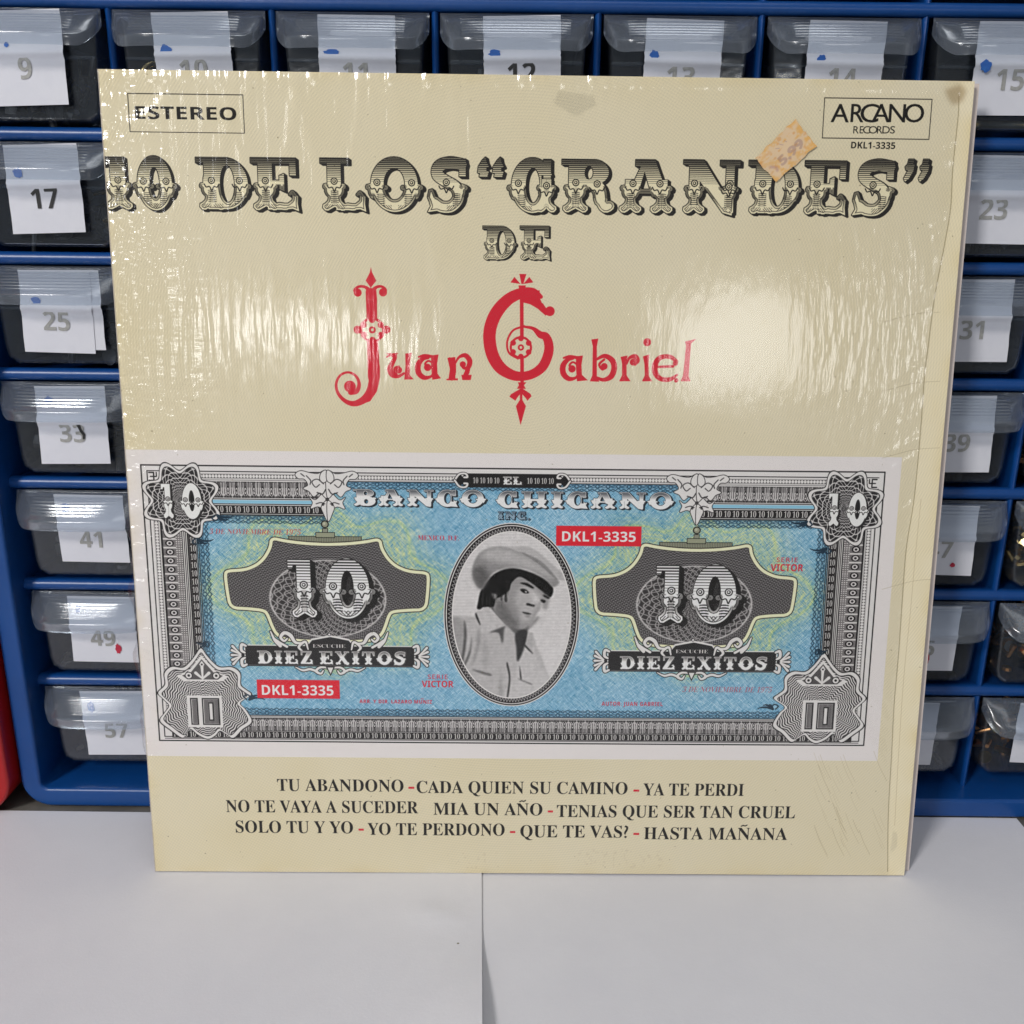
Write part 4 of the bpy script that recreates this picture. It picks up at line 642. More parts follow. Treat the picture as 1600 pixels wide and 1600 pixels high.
    # sides
    for s in (0, 1):
        f = (lambda d: X0+d) if s == 0 else (lambda d: X1-d)
        def R(d0, d1): a, c = f(d0), f(d1); return (min(a, c), max(a, c))
        ya, yb = Y0+60, Y1-60
        cv.fill([rect(R(20, 150)[0], ya, R(20, 150)[1], yb)], PAPER)
        a, c = R(26, 43); beads(a, ya, c, yb, False); a, c = R(47, 110); scroll(a, ya, c, yb, s == 1)
        for d in (46, 114, 119, 124): line(f(d), ya, f(d), yb)
        a, c = R(128, 149); tens(a, ya, c, yb, False)
        for d in (126, 152, 157): line(f(d), ya, f(d), yb, 3)
        a, c = R(160, 190); lace(a, yT+152, c, yb-60, False, s == 1)
    # bottom
    yB = Y1
    cv.fill([rect(X0+40, yB-86, X1-40, yB-15)], PAPER)
    lace(X0+150, yB-112, X1-150, yB-88, True, True); line(X0+40, yB-86, X1-40, yB-86); line(X0+40, yB-81, X1-40, yB-81, 1.8)
    arcade(X0+40, yB-78, X1-40, yB-34, True, True); tens(X0+40, yB-33, X1-40, yB-10, True)
    line(X0+b, yB-b*.8+6, X1-b, yB-b*.8+6, 2.2)
    # corner keys
    for (cx, cy, sx) in ((X0+34, Y0+34, 1), (X1-34, Y0+34, -1)):
        cv.fill([rect(cx-14, cy-16, cx+20, cy+16)], PAPER)
        cv.fill(stroke([(cx-12*sx, cy-12), (cx+2*sx, cy-12), (cx+2*sx, cy+12), (cx-12*sx, cy+12)], 4)+stroke([(cx+10*sx, cy-12), (cx+10*sx, cy), (cx-8*sx, cy)], 3.4), INK)
    # ---- rosettes in the top corners
    def woven(poly, cx, cy, R0, f):
        m, a, b2 = mask_of([poly]); yv, xv = np.mgrid[0:m.shape[0], 0:m.shape[1]].astype(np.float32); xv += a-cx; yv += b2-cy
        cv.put(m, a, b2, PAPER); pat = f(xv, yv, np.hypot(xv, yv), np.arctan2(yv, xv)); cv.put((m*pat).astype(np.float32), a, b2, INK, .96)
    for (c, ones, zero, yt, yb) in (((283.5, 782.5), (254, 272), (284, 319), 756, 809), ((1321.7, 795), (1293, 1311), (1323, 1356), 771, 821)):
        C = P([c])[0]; t = np.linspace(0, 2*math.pi, 160, endpoint=False)
        r = 107+13.5*np.cos(8*t-math.pi*.0+math.pi) ; r = 103+15*np.cos(8*(t+math.pi/8))
        star = lambda k: np.c_[C[0]+(r*k)*np.cos(t), C[1]+(r*k)*np.sin(t)]
        cv.fill([star(1.05)], INK); cv.fill([star(1.02)], PAPER); cv.fill([star(.93)], INK)
        def f(x, y, rr, th):
            w = rr/(1+.14*np.cos(8*(th+math.pi/8))); l = np.log(np.maximum(w, 8))*15
            ca = np.clip(.5+2.5*(np.abs(np.sin(12*th+l))-.28), 0, 1); cb = np.clip(.5+2.5*(np.abs(np.sin(12*th-l))-.28), 0, 1)
            return ca*cb
        woven(star(.905), C[0], C[1], 95, f)
        A = P([(ones[0], yb), (ones[1], yb), (zero[0], yb), (zero[1], yb)]); tp = P([(ones[0], yt)])[0][1]; bt = A[0][1]
        for (ch, a, c2) in (('1', A[0][0], A[1][0]), ('0', A[2][0], A[3][0])):
            if ch == '0': cv.fill([circ((a+c2)/2, (tp+bt)/2, 12, (bt-tp)*.36)], INK)
            tletter(cv, ch, a, c2, tp, bt, paper=(200, 197, 195), ink=(30, 28, 28), shadow=.05, fine=False, plain=True)
    # ---- shield tablets in the bottom corners
    ol = [(457, 335), (490, 375), (530, 420), (575, 452), (650, 452), (700, 490), (703, 560), (735, 590), (768, 622), (700, 672), (735, 715), (772, 788), (715, 835), (660, 888), (618, 868), (575, 845), (545, 875), (500, 895), (440, 870), (395, 835), (368, 862), (340, 888), (270, 840), (205, 785), (232, 735), (260, 690), (225, 650), (192, 610), (235, 560), (232, 490), (275, 450), (345, 455), (390, 420), (425, 375)]
    base = P([(200+x/4, 930+y/4) for x, y in ol]); mid = (X0+X1)/2
    for s in (0, 1):
        pl = base.copy()
        if s: pl[:, 0] = X0+X1-pl[:, 0]
        C = pl.mean(0)+[0, 12]
        sm = spline(pl, 6, closed=True); k = lambda g: (sm-C)*g+C
        cv.fill([k(1.035)], INK); cv.fill([k(1.01)], PAPER); cv.fill([k(.935)], INK)
        def f(x, y, rr, th): return np.clip(.60+1.3*np.sin(rr*.86*(1+.03*np.sin(th*9))+5*np.sin(th*7+rr*.03)+2.*np.sin(th*23)), 0, 1)*.95
        woven(k(.915), C[0], C[1], 100, f)
        # crest
        T = sm[0]+[0, 12]; 
        cr = np.array([(0, 8), (44, 62), (80, 76), (60, 92), (-60, 92), (-80, 76), (-44, 62)])*[1, 1]+T
        cv.fill([cr], PAPER); cr2 = (cr-cr.mean(0))*.78+cr.mean(0); cv.fill([cr2], (70, 68, 68))
        for dx in (-42, 42): cv.fill([circ(T[0]+dx, T[1]+74, 12)], INK); cv.fill([circ(T[0]+dx, T[1]+74, 9.5)], PAPER); cv.fill([circ(T[0]+dx, T[1]+74, 4)], INK)
        for an in (-.9, 0, .9): 
            e = np.array([T[0]+26*math.sin(an), T[1]+78-34*math.cos(an)*(1.2 if an == 0 else .6)]); cv.fill(stroke([(T[0], T[1]+84), e], [5, 10]), PAPER)
        cv.fill([np.array([(T[0], T[1]+26), (T[0]+8, T[1]+38), (T[0], T[1]+50), (T[0]-8, T[1]+38)])], PAPER); cv.fill([circ(T[0], T[1]+38, 3)], INK)
        bx = C+[0, 26]; hw, hh = 54, 52
        cv.fill([rect(bx[0]-hw, bx[1]-hh, bx[0]+hw, bx[1]+hh)], PAPER)
        def blk(x0, y0, x1, y1):
            cv.fill([rect(x0, y0, x1, y1)], INK); cv.fill([rect(x0+4, y0+4, x1-4, y1-4)], PAPER)
            hs = np.arange(x0+6, x1-5, 3.2); cv.fill([rect(x, y0+5, x+2.1, y1-5) for x in hs], INK)
        blk(bx[0]-44, bx[1]-44, bx[0]-20, bx[1]+44); blk(bx[0]-8, bx[1]-44, bx[0]+46, bx[1]+44)
        cv.fill([rect(bx[0]+11, bx[1]-30, bx[0]+27, bx[1]+30)], INK); cv.fill([rect(bx[0]+14.5, bx[1]-26, bx[0]+23.5, bx[1]+26)], PAPER)
    # ---- small curls
    def curl(c, sx, sy, sc=1., col=(24, 42, 56)):
        c = P([c])[0]
        for j, (l, a) in enumerate(((46, .15), (34, .55), (22, .95))):
            pts = [(0, 0), (l*.4*math.cos(a), l*.4*math.sin(a)+3), (l*.8*math.cos(a), l*.8*math.sin(a)), (l*math.cos(a)+2, l*math.sin(a)-6)]
            cv.fill(stroke(spline([(c[0]+x*sx*sc, c[1]+y*sy*sc) for x, y in pts], 6), np.interp(np.arange(19), [0, 9, 18], [7, 6, 2])*sc), col)
        cv.fill(stroke(spline([(c[0]-8*sx*sc, c[1]), (c[0]-16*sx*sc, c[1]+10*sy*sc), (c[0]-4*sx*sc, c[1]+16*sy*sc), (c[0]+4*sx*sc, c[1]+8*sy*sc)]), 4*sc), col)
    for c, sx, sy in (((340, 805), 1, 1), ((309, 842), 1, 1), ((390, 1093), 1, -1), ((322, 1003), -.6, 1), ((1262, 815), -1, 1), ((1292, 857), -1, 1), ((1209, 1108), -1, -1), ((1280, 1015), .6, 1)): curl(c, sx, sy)
    # ---- leaf ornaments at the top
    for c in ((511, 733), (1092, 739)):
        C = P([c])[0]
        def leaf(pts, sp=True):
            for s in (-1, 1):
                g = np.array([(C[0]+s*x, C[1]+y) for x, y in pts]); g = spline(g, 6, closed=True) if sp else g
                cv.fill(stroke(g, 4, closed=True), INK); cv.fill([g], PAPER)
        leaf([(0, 62), (34, 92), (52, 84), (44, 100), (50, 118), (28, 112), (0, 122)]); leaf([(0, 96), (18, 112), (14, 130), (0, 156)])
        leaf([(0, 8), (26, 14), (48, 12), (76, 6), (92, 16), (84, 28), (66, 30), (56, 48), (70, 58), (54, 66), (40, 82), (22, 70), (0, 84)])
        leaf([(2, 4), (16, 12), (20, 30), (10, 40), (0, 30)])
        for s in (-1, 1):
            for pts, w in (([(10, 44), (28, 30), (44, 38), (34, 54), (22, 46)], 3), ([(60, 20), (48, 34), (50, 46)], 3), ([(4, 60), (14, 74), (30, 70)], 3.4), ([(8, 104), (20, 100), (34, 104)], 3), ([(76, 14), (66, 22)], 3)):
                cv.fill(stroke(spline([(C[0]+s*x, C[1]+y) for x, y in pts], 6), w), INK, .85)
        cv.fill([circ(C[0]-14, C[1]+106, 4), circ(C[0]+14, C[1]+106, 4), circ(C[0], C[1]+90, 5)], INK, .8)
    # ---- plaque on the top edge
    A, B = P([(725, 750), (878, 752)]); yc = (A[1]+B[1])/2; hh = 21
    cv.fill([rect(A[0], yc-hh, B[0], yc+hh)], (26, 24, 24))
    for s, x in ((-1, A[0]), (1, B[0])):
        cv.fill([np.array([(x+s*34, yc), (x+s*8, yc-18), (x-s*4, yc), (x+s*8, yc+18)])], INK); 
        for sy in (-1, 1):
            L = stroke(spline([(x+s*26, yc), (x+s*12, yc+sy*18), (x-s*6, yc+sy*20), (x-s*12, yc+sy*10), (x-s*2, yc+sy*9)]), 9); cv.fill(L, INK); cv.fill(stroke(spline([(x+s*26, yc), (x+s*12, yc+sy*18), (x-s*6, yc+sy*20), (x-s*12, yc+sy*10), (x-s*2, yc+sy*9)]), 5.4), PAPER)
    tx(cv, '10 10 10 10', 's', (740, 754.7), (781, 755.2), 8.6, PAPER); tx(cv, '10 10 10 10', 's', (824.5, 755.5), (866, 756), 8.6, PAPER)
    a, c2 = P([(787, 755), (816, 755)]); tword(cv, 'EL', a[0], c2[0], yc-12, yc+11, paper=(215, 212, 210), ink=(60, 58, 58), fine=False, shadow=.0, gap=.12)
    # ---- name of the bank
    LP = (205, 203, 202)
    a, c2 = P([(553, 790), (759, 791)]); t = P([(650, 765)])[0][1]; bb = P([(650, 790.5)])[0][1]
    tword(cv, 'BANCO', a[0], c2[0], t, bb, paper=LP, ink=(26, 30, 36), fine=False, shadow=.10, gap=.08)
    a, c2 = P([(777, 792), (1052, 795)]); t = P([(915, 768.5)])[0][1]; bb = P([(915, 794)])[0][1]
    tword(cv, 'CHICANO', a[0], c2[0], t, bb, paper=LP, ink=(26, 30, 36), fine=False, shadow=.10, gap=.08)
    a, c2 = P([(779, 812), (829, 812)]); t = P([(805, 799.5)])[0][1]; bb = P([(805, 811)])[0][1]
    tword(cv, 'INC.', a[0], c2[0], t, bb, paper=(120, 140, 155), ink=(24, 32, 42), fine=False, shadow=.12, gap=.16)
    # ---- shields with the big numeral
    E = lambda pts: P([(880+x/2.857, 700+y/2.857) for x, y in pts])
    rP = E([(470, 775)])[0]; lP = P([(473.5, 962.5)])[0]; off = lP-rP
    half = [(597, 457), (500, 452), (420, 442), (358, 428), (350, 470), (322, 515), (285, 548), (230, 570), (155, 574), (140, 585), (143, 660), (152, 738), (235, 742), (305, 750), (318, 775), (330, 815), (345, 850), (380, 880), (597, 890)]
    for k in (0, 1):
        D = off if k else np.zeros(2)
        hp = E(half)+D; axis = hp[0][0]; full = np.vstack([hp, np.c_[2*axis-hp[::-1][1:-1, 0], hp[::-1][1:-1, 1]]])
        for _ in range(2): full = np.stack([full*.78+np.roll(full, -1, 0)*.22, full*.22+np.roll(full, -1, 0)*.78], 1).reshape(-1, 2)
        
        C = np.array([axis, E([(0, 650)])[0][1]+D[1]])
        # lamp finial
        T = hp[0]; 
        def rc(x0, y0, x1, y1, col): cv.fill([rect(T[0]+x0, T[1]+y0, T[0]+x1, T[1]+y1)], INK); cv.fill([rect(T[0]+x0+2, T[1]+y0+2, T[0]+x1-2, T[1]+y1-2)], col)
        rc(-112, -26, 108, -2, (120, 122, 104)); rc(-30, -38, 28, -20, (128, 130, 110)); rc(-10, -50, 8, -36, (120, 122, 108)); cv.fill([circ(T[0]-1, T[1]-62, 12)], INK); cv.fill([circ(T[0]-1, T[1]-62, 8.5)], (128, 128, 110)); cv.fill([circ(T[0]-3, T[1]-64, 4)], (160, 160, 140))
        hs = np.arange(-108, 104, 5.); cv.fill([rect(T[0]+x, T[1]-24, T[0]+x+1.6, T[1]-6) for x in hs], INK, .45)
        full_d = np.vstack([np.linspace(full[i], full[(i+1) % len(full)], 8, endpoint=False) for i in range(len(full))])
        cv.fill(stroke(full, 15, closed=True), INK); cv.fill([full], INK); cv.fill(stroke(full, 9.5, closed=True), (214, 206, 166))
        m, a0, b0 = mask_of([full]); m = erode(m, 6); yv, xv = np.mgrid[0:m.shape[0], 0:m.shape[1]].astype(np.float32); xv += a0-C[0]; yv += b0-C[1]
        rr = np.hypot(xv, yv*1.05)
        cv.put(m, a0, b0, (42, 40, 41))
        g = 0
        for (px, py, fr) in ((-190, 150, .52), (190, 150, .52), (0, -260, .46), (0, 330, .40)):
            g = g+np.clip(np.sin(np.hypot(xv-px, yv-py)*fr*1.9+1.5*np.sin(np.arctan2(yv-py, xv-px)*9))*2-.9, 0, 1)*.42
        cv.put((m*np.minimum(g, 1)).astype(np.float32), a0, b0, (150, 147, 147), .72)
        th = np.arctan2(yv-30, xv); r2 = np.hypot(xv/1.45, yv-30)
        ros = m*np.clip((122-r2)/3, 0, 1); cv.put(ros.astype(np.float32), a0, b0, (44, 42, 43))
        wl = np.zeros_like(m)
        for q in range(3):
            wl = np.maximum(wl, np.exp(-((np.mod(r2-14*np.sin(th*12+q*2.1)+q*7, 22)-11)/1.9)**2))
        cv.put((ros*wl).astype(np.float32), a0, b0, (176, 173, 172), .75)
        cv.put((m*np.exp(-((r2-120)/2.2)**2)).astype(np.float32), a0, b0, (190, 187, 186), .8)
        A = E([(408, 775), (535, 775), (560, 775), (785, 775), (0, 520), (0, 772)]); A = A+D
        tletter(cv, '1', A[0][0], A[1][0], A[4][1], A[5][1], paper=(206, 204, 202), ink=(24, 23, 23), shadow=.08, hk=.62)
        cv.fill([circ((A[2][0]+A[3][0])/2, (A[4][1]+A[5][1])/2, (A[3][0]-A[2][0])*.14, (A[5][1]-A[4][1])*.32)], (30, 29, 29), .8)
        tletter(cv, '0', A[2][0], A[3][0], A[4][1], A[5][1], paper=(206, 204, 202), ink=(24, 23, 23), shadow=.08, hk=.62)
        # banner
        b4 = E([(205, 905), (950, 1000)]); bx0, by0 = b4[0]+D; bx1, by1 = b4[1]+D; by1 -= 2; ym = (by0+by1)/2
        n = E([(490, 872), (680, 905)])+D
        cv.fill([np.array([(n[0][0]-14, by0+4), (n[0][0]+8, n[0][1]+2), ((n[0][0]+n[1][0])/2, n[0][1]-10), (n[1][0]-8, n[0][1]+2), (n[1][0]+14, by0+4)])], PAPER)
        cv.fill([rect(bx0-3, by0-3, bx1+3, by1+3)], PAPER); cv.fill([rect(bx0, by0, bx1, by1)], (26, 25, 25))
        cv.fill([np.array([(n[0][0]-10, by0+6), (n[0][0]+10, n[0][1]+7), ((n[0][0]+n[1][0])/2, n[0][1]-4), (n[1][0]-10, n[0][1]+7), (n[1][0]+10, by0+6)])], (26, 25, 25))
        line(bx0, by1+2, bx1, by1+2, 3)
        def ps(pts, w):
            g = spline(pts, 7); w = np.interp(np.linspace(0, 1, len(g)), np.linspace(0, 1, len(w)), w); cv.fill(stroke(g, w+5), INK); return g, w
        def pp(gw): cv.fill(stroke(gw[0], gw[1]), PAPER)
        mxx = (bx0+bx1)/2
        for s in (-1, 1):
            ex = bx0 if s < 0 else bx1; G = []
            G.append(ps([(ex-s*2, ym-30), (ex+s*10, ym-34), (ex+s*12, ym-16), (ex+s*2, ym-8)], [7, 9, 9, 6])); G.append(ps([(ex-s*2, ym+30), (ex+s*10, ym+34), (ex+s*12, ym+16), (ex+s*2, ym+8)], [7, 9, 9, 6]))
            for an in (-.8, -.4, 0, .4, .8): G.append(ps([(ex+s*10, ym), (ex+s*24, ym+math.sin(an)*18), (ex+s*42*math.cos(an*.5), ym+math.sin(an)*40)], [3, 5, 8]))
            G.append(ps([(mxx+s*66, n[0][1]+36), (mxx+s*74, n[0][1]+12), (mxx+s*94, n[0][1]+28), (mxx+s*84, n[0][1]+42)], [4, 8, 8, 5]))
            G.append(ps([(mxx+s*84, n[0][1]+16), (mxx+s*104, n[0][1]+14), (mxx+s*118, n[0][1]-8), (mxx+s*136, n[0][1]-16), (mxx+s*148, n[0][1]-2), (mxx+s*138, n[0][1]+10), (mxx+s*128, n[0][1]+2)], [5, 9, 12, 11, 9, 7, 5]))
            G.append(ps([(mxx+s*150, n[0][1]+26), (mxx+s*166, n[0][1]+8), (mxx+s*178, n[0][1]-20)], [10, 9, 4])); G.append(ps([(mxx+s*130, n[0][1]+28), (mxx+s*150, n[0][1]+16), (mxx+s*164, n[0][1]+4)], [8, 7, 4]))
            G.append(ps([(mxx, by1+8), (mxx+s*30, by1+6), (mxx+s*44, by1+18), (mxx+s*30, by1+26), (mxx+s*22, by1+16)], [5, 7, 8, 7, 4])); G.append(ps([(mxx+s*40, by1+20), (mxx+s*62, by1+12), (mxx+s*84, by1+16), (mxx+s*106, by1+6)], [7, 8, 7, 3]))
            for gw in G: pp(gw)
            cv.fill([circ(ex+s*8, ym, 5)], INK)
        cv.fill([np.array([(mxx-14, by1+4), (mxx+14, by1+4), (mxx, by1+34)])], INK); cv.fill([np.array([(mxx-9, by1+6), (mxx+9, by1+6), (mxx, by1+27)])], PAPER)
        cv.fill([circ(mxx, n[0][1]-12, 5)], INK); cv.fill([circ(mxx, n[0][1]-12, 3.4)], PAPER)
        e1 = E([(505, 914), (650, 914), (0, 895)])+D; cv.fill(text_loops('ESCUCHE', 's', e1[0][0], e1[1][0], e1[2][1], e1[0][1]), (196, 192, 190), raw=True)
        d1 = E([(255, 985), (500, 985), (530, 985), (912, 985), (0, 926)])+D
        tword(cv, 'DIEZ', d1[0][0], d1[1][0], d1[4][1], d1[0][1], paper=(210, 208, 206), ink=(56, 54, 54), fine=False, shadow=.03, gap=.12); tword(cv, 'EXITOS', d1[2][0], d1[3][0], d1[4][1], d1[0][1], paper=(210, 208, 206), ink=(56, 54, 54), fine=False, shadow=.03, gap=.12)
    # ---- red text
    tx(cv, '3 DE NOVIEMBRE DE 1975', 's', (327.5, 834), (470, 835.5), 8.0, (168, 60, 60), slant=.18, alpha=.85); tx(cv, '3 DE NOVIEMBRE DE 1975', 's', (1067, 1080.5), (1206, 1082), 8.2, (150, 70, 84), slant=.25, alpha=.85)
    tx(cv, 'MEXICO. D.F.', 's', (654, 843.5), (718, 844), 7.4, RED, alpha=1.0)
    for a, c2 in (((870, 821), (1002.5, 853.5)), ((401.5, 1061.5), (532, 1091.5))):
        A, B = P([a, c2]); cv.fill([rect(A[0], A[1], B[0], B[1])], (186, 30, 44))
    tx(cv, 'DKL1-3335', 'b', (879, 845.3), (994, 846.3), 15.5, (224, 214, 214)); tx(cv, 'DKL1-3335', 'b', (410, 1085.3), (522, 1086.4), 15.4, (224, 214, 214))
    tx(cv, 'SERIE', 'r', (1214.5, 878), (1247.5, 878.3), 7, RED, space=.1); tx(cv, 'VICTOR', 'b', (1205, 892), (1256, 892.8), 11, RED)
    tx(cv, 'SERIE', 'r', (669.5, 1060.3), (700.5, 1060.6), 7, RED, space=.1); tx(cv, 'VICTOR', 'b', (660, 1073), (709.5, 1073.4), 10, RED)
    tx(cv, 'ARR. Y DIR. LAZARO MUNIZ', 'b', (562.5, 1098), (676, 1099), 5.6, RED, alpha=1.0, space=.06); tq = P([(660.5, 1092)])[0]; cv.fill(stroke([(tq[0]-4, tq[1]-.5), (tq[0]-1, tq[1]-2), (tq[0]+1.5, tq[1]-.8), (tq[0]+4, tq[1]-2.2)], 1.8), RED, .85); tx(cv, 'AUTOR: JUAN GABRIEL', 'b', (941, 1102), (1036.5, 1103), 6.2, RED, alpha=.9, space=.06)
    # ---- the oval portrait (a plain young man in a hat, open collar)
    C = P([(800.4, 959.7)])[0]; k = 2.075
    ry = (P([(800, 1101.6)])[0][1]-P([(800, 818)])[0][1])/2; rx = (P([(905.4, 960)])[0][0]-P([(695.4, 960)])[0][0])/2; C[1] = (P([(800, 1101.6)])[0][1]+P([(800, 818)])[0][1])/2
    cv.fill([circ(*C, rx+3, ry+3, 120)], PAPER); cv.fill([circ(*C, rx, ry, 120)], INK); cv.fill([circ(*C, rx-4, ry-4, 120)], PAPER); cv.fill([circ(*C, rx-7, ry-7, 120)], INK)
    L = []
    for i in range(132):
        a = i*2*math.pi/132; a2 = a+math.pi/132; a3 = a+2*math.pi/132
        f = lambda an, d: (C[0]+(rx-d)*math.cos(an), C[1]+(ry-d)*math.sin(an))
        L += stroke([f(a, 22), f(a2, 11), f(a3, 22)], 2., cap=False)
    cv.fill(L, (170, 168, 168), .8)
    cv.fill([circ(*C, rx-22, ry-22, 120)], PAPER)
    m, a0, b0 = mask_of([circ(*C, rx-26, ry-26, 120)]); h, w = m.shape
    img = np.full((h, w), 166., np.float32)
    FX = lambda pts: np.array([(C[0]+(x-642)*k/5.333-a0, C[1]+(y-799)*k/5.333-b0) for x, y in pts])
    def reg(pts, val, s=0., sp=True, al=1.):
        g = FX(pts); g = spline(g, 8, closed=True) if sp else g
        q, a, b2 = mask_of([g], clipbox=(0, 0, w, h)); M = np.zeros((h, w), np.float32)
        if q.shape[0] > 1: M[b2:b2+q.shape[0], a:a+q.shape[1]] = q
        if s: M = blur(M, s*.8)
        nonlocal_img[0] = nonlocal_img[0]*(1-M*al)+(val if np.isscalar(val) else val)*M*al
        return M
    nonlocal_img = [img]
    yv, xv = np.mgrid[0:h, 0:w].astype(np.float32); X = (xv+a0-C[0])/k*5.333+642; Y = (yv+b0-C[1])/k*5.333+799
    # shirt
    reg([(150, 830), (230, 800), (360, 800), (420, 740), (600, 860), (700, 930), (800, 930), (840, 1050), (900, 1200), (940, 1500), (200, 1500), (120, 1100)], 146., 2)
    reg([(150, 850), (230, 810), (272, 900), (270, 1060), (230, 1200), (150, 1100)], 118., 5, al=.7); reg([(272, 830), (290, 960), (262, 1180), (244, 1200), (268, 1000)], 62., 2, al=.9)
    reg([(330, 960), (320, 1100), (266, 1230), (262, 1210), (312, 1080)], 66., 2, al=.9); reg([(380, 900), (400, 1000), (350, 1180), (330, 1200), (368, 1020)], 112., 4, al=.7)
    reg([(680, 900), (840, 1120), (960, 1500), (620, 1500), (690, 1200)], 158., 8, al=.7)
    # neck and face
    reg([(470, 740), (600, 860), (690, 960), (760, 920), (770, 860), (700, 760), (560, 650)], 86., 3)
    face = [(505, 700), (520, 640), (600, 560), (700, 470), (820, 540), (920, 600), (905, 650), (870, 690), (862, 740), (835, 780), (800, 850), (745, 900), (690, 905), (620, 880), (560, 830), (500, 740)]
    reg(face, 122., 2); reg([(720, 560), (860, 600), (880, 660), (830, 760), (760, 860), (700, 800), (660, 660)], 150., 10, al=.8); reg([(510, 700), (580, 680), (660, 800), (700, 890), (620, 880), (540, 810)], 84., 7, al=.75)
    # hair and hat
    reg([(375, 740), (380, 690), (400, 600), (450, 520), (520, 450), (640, 410), (780, 440), (900, 500), (962, 570), (945, 640), (905, 620), (860, 580), (780, 520), (700, 480), (640, 530), (620, 590), (560, 640), (520, 660), (500, 720), (440, 725), (420, 745)], 30., 1.5)
    reg([(338, 470), (345, 380), (400, 290), (500, 245), (620, 250), (740, 300), (860, 370), (960, 470), (1010, 520), (960, 560), (900, 500), (780, 430), (650, 410), (520, 440), (450, 520), (412, 585), (360, 540)], 116., 2)
    reg([(400, 300), (520, 250), (700, 290), (900, 410), (980, 500), (800, 430), (640, 380), (480, 360)], 150., 9, al=.8); reg([(345, 420), (420, 400), (470, 480), (415, 580), (360, 530)], 76., 8, al=.8)
    reg([(640, 250), (780, 245), (900, 330), (1060, 480), (1010, 500), (880, 380), (740, 300)], 142., 3, al=.9); reg([(700, 280), (860, 350), (985, 480), (975, 490), (840, 370)], 92., 1.5, al=.6)
    # features
    reg([(800, 590), (850, 650), (846, 690), (826, 680), (812, 640)], 168., 3, al=.6); reg([(700, 640), (760, 650), (770, 720), (710, 720)], 140., 7, al=.6); reg([(640, 880), (700, 905), (760, 895), (840, 800), (850, 820), (770, 910), (690, 925)], 74., 4, al=.6); reg([(855, 590), (930, 640), (912, 740), (880, 720), (895, 650)], 96., 5, al=.6); reg([(490, 615), (525, 625), (520, 660), (498, 650)], 110., 2)
    reg([(705, 530), (760, 530), (812, 565), (800, 572), (750, 548)], 34., 1); reg([(890, 622), (935, 645), (925, 655), (890, 636)], 40., 1)
    reg([(708, 580), (745, 578), (776, 608), (745, 612), (720, 600)], 40., 1); reg([(742, 592), (760, 600), (752, 607)], 165., 0); reg([(868, 660), (905, 668), (895, 690), (875, 680)], 46., 1)
    reg([(790, 600), (835, 640), (838, 690), (800, 670)], 158., 4, al=.7); reg([(762, 690), (800, 700), (822, 708), (812, 720), (775, 712), (755, 706)], 50., 1.5); reg([(724, 762), (770, 768), (796, 780), (770, 784), (735, 774)], 56., 1.2); reg([(740, 790), (790, 792), (770, 806)], 92., 2.5, al=.7)
    reg([(600, 700), (680, 720), (700, 800), (640, 800)], 112., 7, al=.5)
    rg = random.Random(8)
    for i in range(46):
        u = rg.random(); bx = 390+u*520; by = 700-u*210+rg.uniform(-60, 60)
        reg([(bx, by-60), (bx+5, by-58), (bx+rg.uniform(-14, 20), by+50), (bx-6, by+40)], rg.choice((46., 20., 62.)), 0, al=.35) if 400 < bx < 640 else None
    # collar
    reg([(365, 770), (420, 725), (480, 735), (596, 878), (470, 930), (405, 930), (395, 860)], 152., 1.5, sp=False); reg([(366, 775), (398, 862), (392, 868), (360, 800)], 50., 1); reg([(596, 878), (470, 932), (540, 935), (570, 1020), (585, 900)], 60., 2, al=.85)
    reg([(670, 950), (720, 910), (770, 930), (740, 1060), (690, 1170), (680, 1060)], 46., 2); reg([(770, 925), (806, 935), (806, 1095), (752, 1030)], 140., 1.5, sp=False); reg([(750, 1030), (808, 1098), (800, 1098), (745, 1045)], 50., 1)
    reg([(612, 1180), (634, 1300), (618, 1460), (606, 1470), (622, 1310), (604, 1200)], 58., 1.5); reg([(706, 1200), (722, 1310), (712, 1310)], 44., 1.5); reg([(330, 1235), (470, 1270), (480, 1290), (400, 1270)], 88., 2)
    reg([(560, 1250), (570, 1480), (540, 1480)], 120., 4, al=.6); reg([(430, 950), (460, 1100), (440, 1240), (410, 1100)], 124., 6, al=.6); reg([(700, 1310), (800, 1350), (795, 1362), (705, 1322)], 104., 1.5, al=.8)
    im = nonlocal_img[0]; im = 100+(im-100)*1.18; im = im+.8*(im-blur(im, 3)); im = im+noise2(h, w, 1.5)*5+noise2(h, w, 9)*3
    im = blur(im, 1)
    scr = np.sin((yv+b0)*2*math.pi/4.6)
    im = im*(1+.08*scr)+noise2(h, w, 3)*2
    cv.put(m, a0, b0, np.repeat(im[..., None], 3, 2)*np.array([1., .985, .985]))

